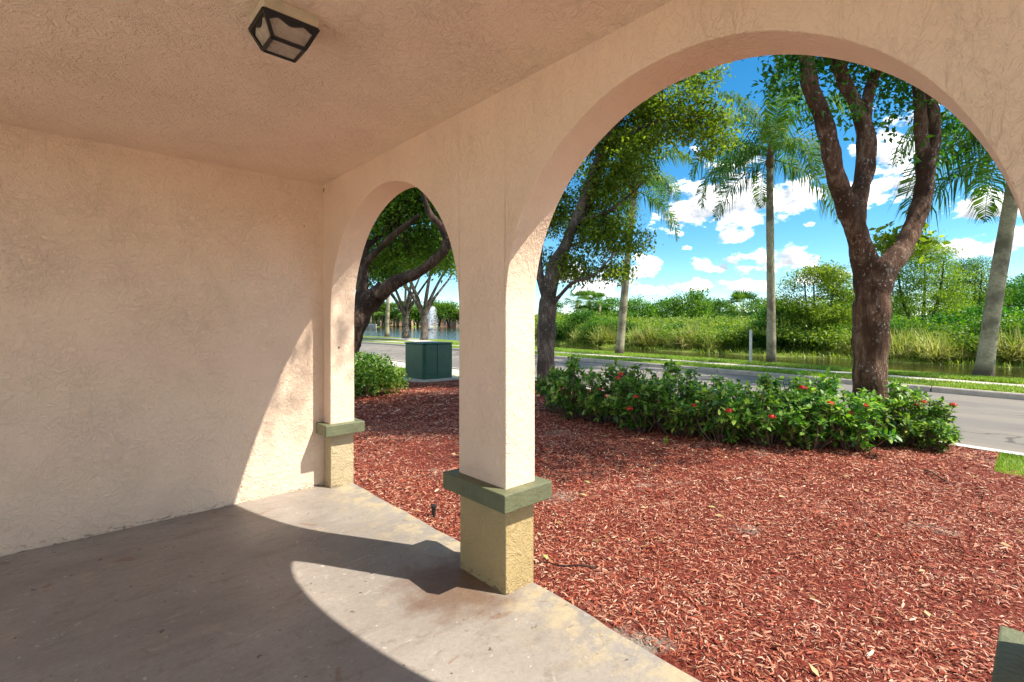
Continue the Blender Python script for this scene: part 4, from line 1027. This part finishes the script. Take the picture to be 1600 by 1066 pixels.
# ------------------------------------------------------------------ across the left-hand lake
def street_tree(u, D, label, seed, h=8.5, fork=2.0, r0=.30):
    b = U(u, D, -.02); t = thing('lakeside_tree', label, 'tree', b); g = np.random.default_rng(seed); mb = MB(); tips = []
    pp, rr = smooth_path([(0,0,-.2),(.05,0,.4),(.1,.05,fork*.6),(.1,.1,fork)], [r0*1.35, r0, r0*.9, r0*.9], 4); mb.tube(pp, rr, 10, True, .05, seed)
    bl = []
    for i in range(7):
        a = i * .9 + g.uniform(-.2, .2); s = g.uniform(.8, 1.3)
        e = Vector((math.cos(a)*2.2*s, math.sin(a)*2.2*s, fork + g.uniform(2.4, 4.5)))
        m1 = Vector((e.x*.35, e.y*.35, fork + (e.z-fork)*.4)); pp, rr = smooth_path([(.1,.1,fork-.2), m1, e, e + Vector((e.x*.3, e.y*.3, 1.2))], [r0*.55, r0*.42, r0*.25, r0*.1], 4)
        mb.tube(pp, rr, 7, True, .05, i); tips += pp[4:]
        bl += [(e.x*1.2, e.y*1.2, e.z + .9, 1.5, .9), (e.x*.7, e.y*.7, e.z + 1.8, 1.5, 1.0)]
    co, cc = crown_obj('crown', t, bl, 9000, .20, M_leafA, seed + 1, .28, 10)
    twigs(mb, tips, cc, g, .03, 40); mb.build('trunk', M_bark2, t, True)
street_tree(633, 43, 'spreading lakeside tree behind the cabinet, the left one of two forked trunks', 601)
street_tree(662, 38, 'spreading lakeside tree behind the cabinet, the right one of two forked trunks', 611)
# slim palm trunk left of them
bp = U(605, 50, 0)
pt = palm('queen_palm', 'slim pale palm on the lakeside lawn seen through the left arch', bp, [(0,0,-.2),(0,0,1),(.1,0,4),(.15,0,6.5)], [.3,.22,.18,.15], 1.1, 31, 12)
# fountain
fo = thing('fountain', 'white fountain jet in the lake with falling spray', 'fountain', U(672, 118, -.15))
q_ = MB(); q_.tube([(0,0,-.1),(0,0,.12),(0,0,.3)], [.7,.6,.15], 14); q_.build('float', M_plast, fo)
g = np.random.default_rng(12); n = 9000; t_ = g.random(n); a = g.uniform(0, 2*math.pi, n); sp_ = g.uniform(.2, 1.0, n)
hh_ = 5.6 * sp_**.3; z = hh_ * 4 * t_ * (1 - t_); r_ = (1.9 * sp_) * t_ + g.normal(0, .05, n)
x_ = r_*np.cos(a) + .5 * t_**2; C = np.stack([x_, r_*np.sin(a), z], 1); dx_ = g.normal(size=(n, 2, 3)) * .055
link('spray', quads(np.stack([C, C + dx_[:, 0], C + dx_[:, 0] + dx_[:, 1], C + dx_[:, 1] + [0, 0, .12]], 1)), M_spray, fo)
# seawall
a, b = Vector(U(500, 200, 0)), Vector(U(588, 196, 0)); d = (b - a)
sw = link('seawall', None, None, None, 'low grey concrete seawall at the far left lake shore', 'wall', loc=a)
q_ = MB(); q_.box((0, -.3, -.9), (d.length, .3, .9)); o = q_.build('wall_face', M_sea, sw); 
q_ = MB(); q_.box((-.1, -.45, .902), (d.length + .1, .45, 1.1)); q_.build('coping', M_kline, sw)
sw.rotation_euler.z = math.atan2(d.y, d.x)
# far shore houses, palms and trees
def house(u, D, w_, dp, h, m, lab, rz):
    t = thing('lake_house', lab, 'house', U(u, D, .1), 'houses on the far lake shore', rz)
    q_ = MB(); q_.box((-w_/2, -dp/2, -.3), (w_/2, dp/2, h)); wl = q_.build('wall', m, t)
    q_ = MB(); e = .6; q_.add([(-w_/2-e,-dp/2-e,h+.01),(w_/2+e,-dp/2-e,h+.01),(w_/2+e,dp/2+e,h+.01),(-w_/2-e,dp/2+e,h+.01),(-w_/2+dp*.4,0,h+2.2),(w_/2-dp*.4,0,h+2.2)],
        [(3,2,1,0),(0,1,5,4),(1,2,5),(2,3,4,5),(3,0,4)]); q_.build('roof', M_roof, t)
    for fl in range(2):
        nn = int(w_ // 3)
        for i in range(nn):
            x = -w_/2 + w_*(i+.5)/nn
            q_ = MB(); q_.box((x-.6, -dp/2-.06, .9+fl*2.9), (x+.6, -dp/2-.002, 2.3+fl*2.9)); wn = q_.build('window', M_white, t)
            q_ = MB(); q_.box((x-.5, -dp/2-.08, 1.0+fl*2.9), (x+.5, -dp/2-.062, 2.2+fl*2.9)); q_.build('pane', M_win, wn)
rzc = ANG - R(90)
house(565, 262, 20, 10, 5.8, M_house[1], 'sand coloured two storey house at the left end of the far shore', rzc)
house(618, 268, 18, 10, 5.8, M_house[0], 'coral two storey house behind the far palms left of the fountain', rzc + .1)
house(690, 255, 22, 10, 5.8, M_house[0], 'coral two storey house on the far shore right of the fountain', rzc - .1)
house(745, 250, 20, 10, 5.8, M_house[1], 'sand coloured two storey house on the far shore hidden by the middle pier', rzc)
fp2 = None; pl = 'slender palm in the row lining the far lake shore'
for i in range(16):
    u = 548 + i * 6.2 + rnd.uniform(-1.5, 1.5); D = 232 + rnd.uniform(-8, 8)
    if fp2 is None: fp2 = fan_palm('shore_palm', pl + ', first from the left', U(u, D, .1), 7.5, 2.6, 41, 'palms lining the far lake shore')
    else: copy_thing(fp2, U(u, D, .1), i, rnd.uniform(.85, 1.15), pl + ', %s from the left' % ORD[i])
st0 = None; sl = 'broad green tree on the far lake shore'
for i in range(22):
    u = 545 + i * 8.3 + rnd.uniform(-3, 3); D = (246 if i % 2 else 285) + rnd.uniform(-8, 8); s = rnd.uniform(.85, 1.25)
    if u > 640 and i % 2: D = 228
    if st0 is None: st0 = crown_tree('shore_tree', sl, 'tree', U(u, D, .1), 10, 11, 'round', 2400, .8, M_leafA, M_bark3, 700, 'trees on the far lake shore', nb=14, trunk_r=.3, low=.35)
    else: copy_thing(st0, U(u, D, .1), i * 1.1, s)
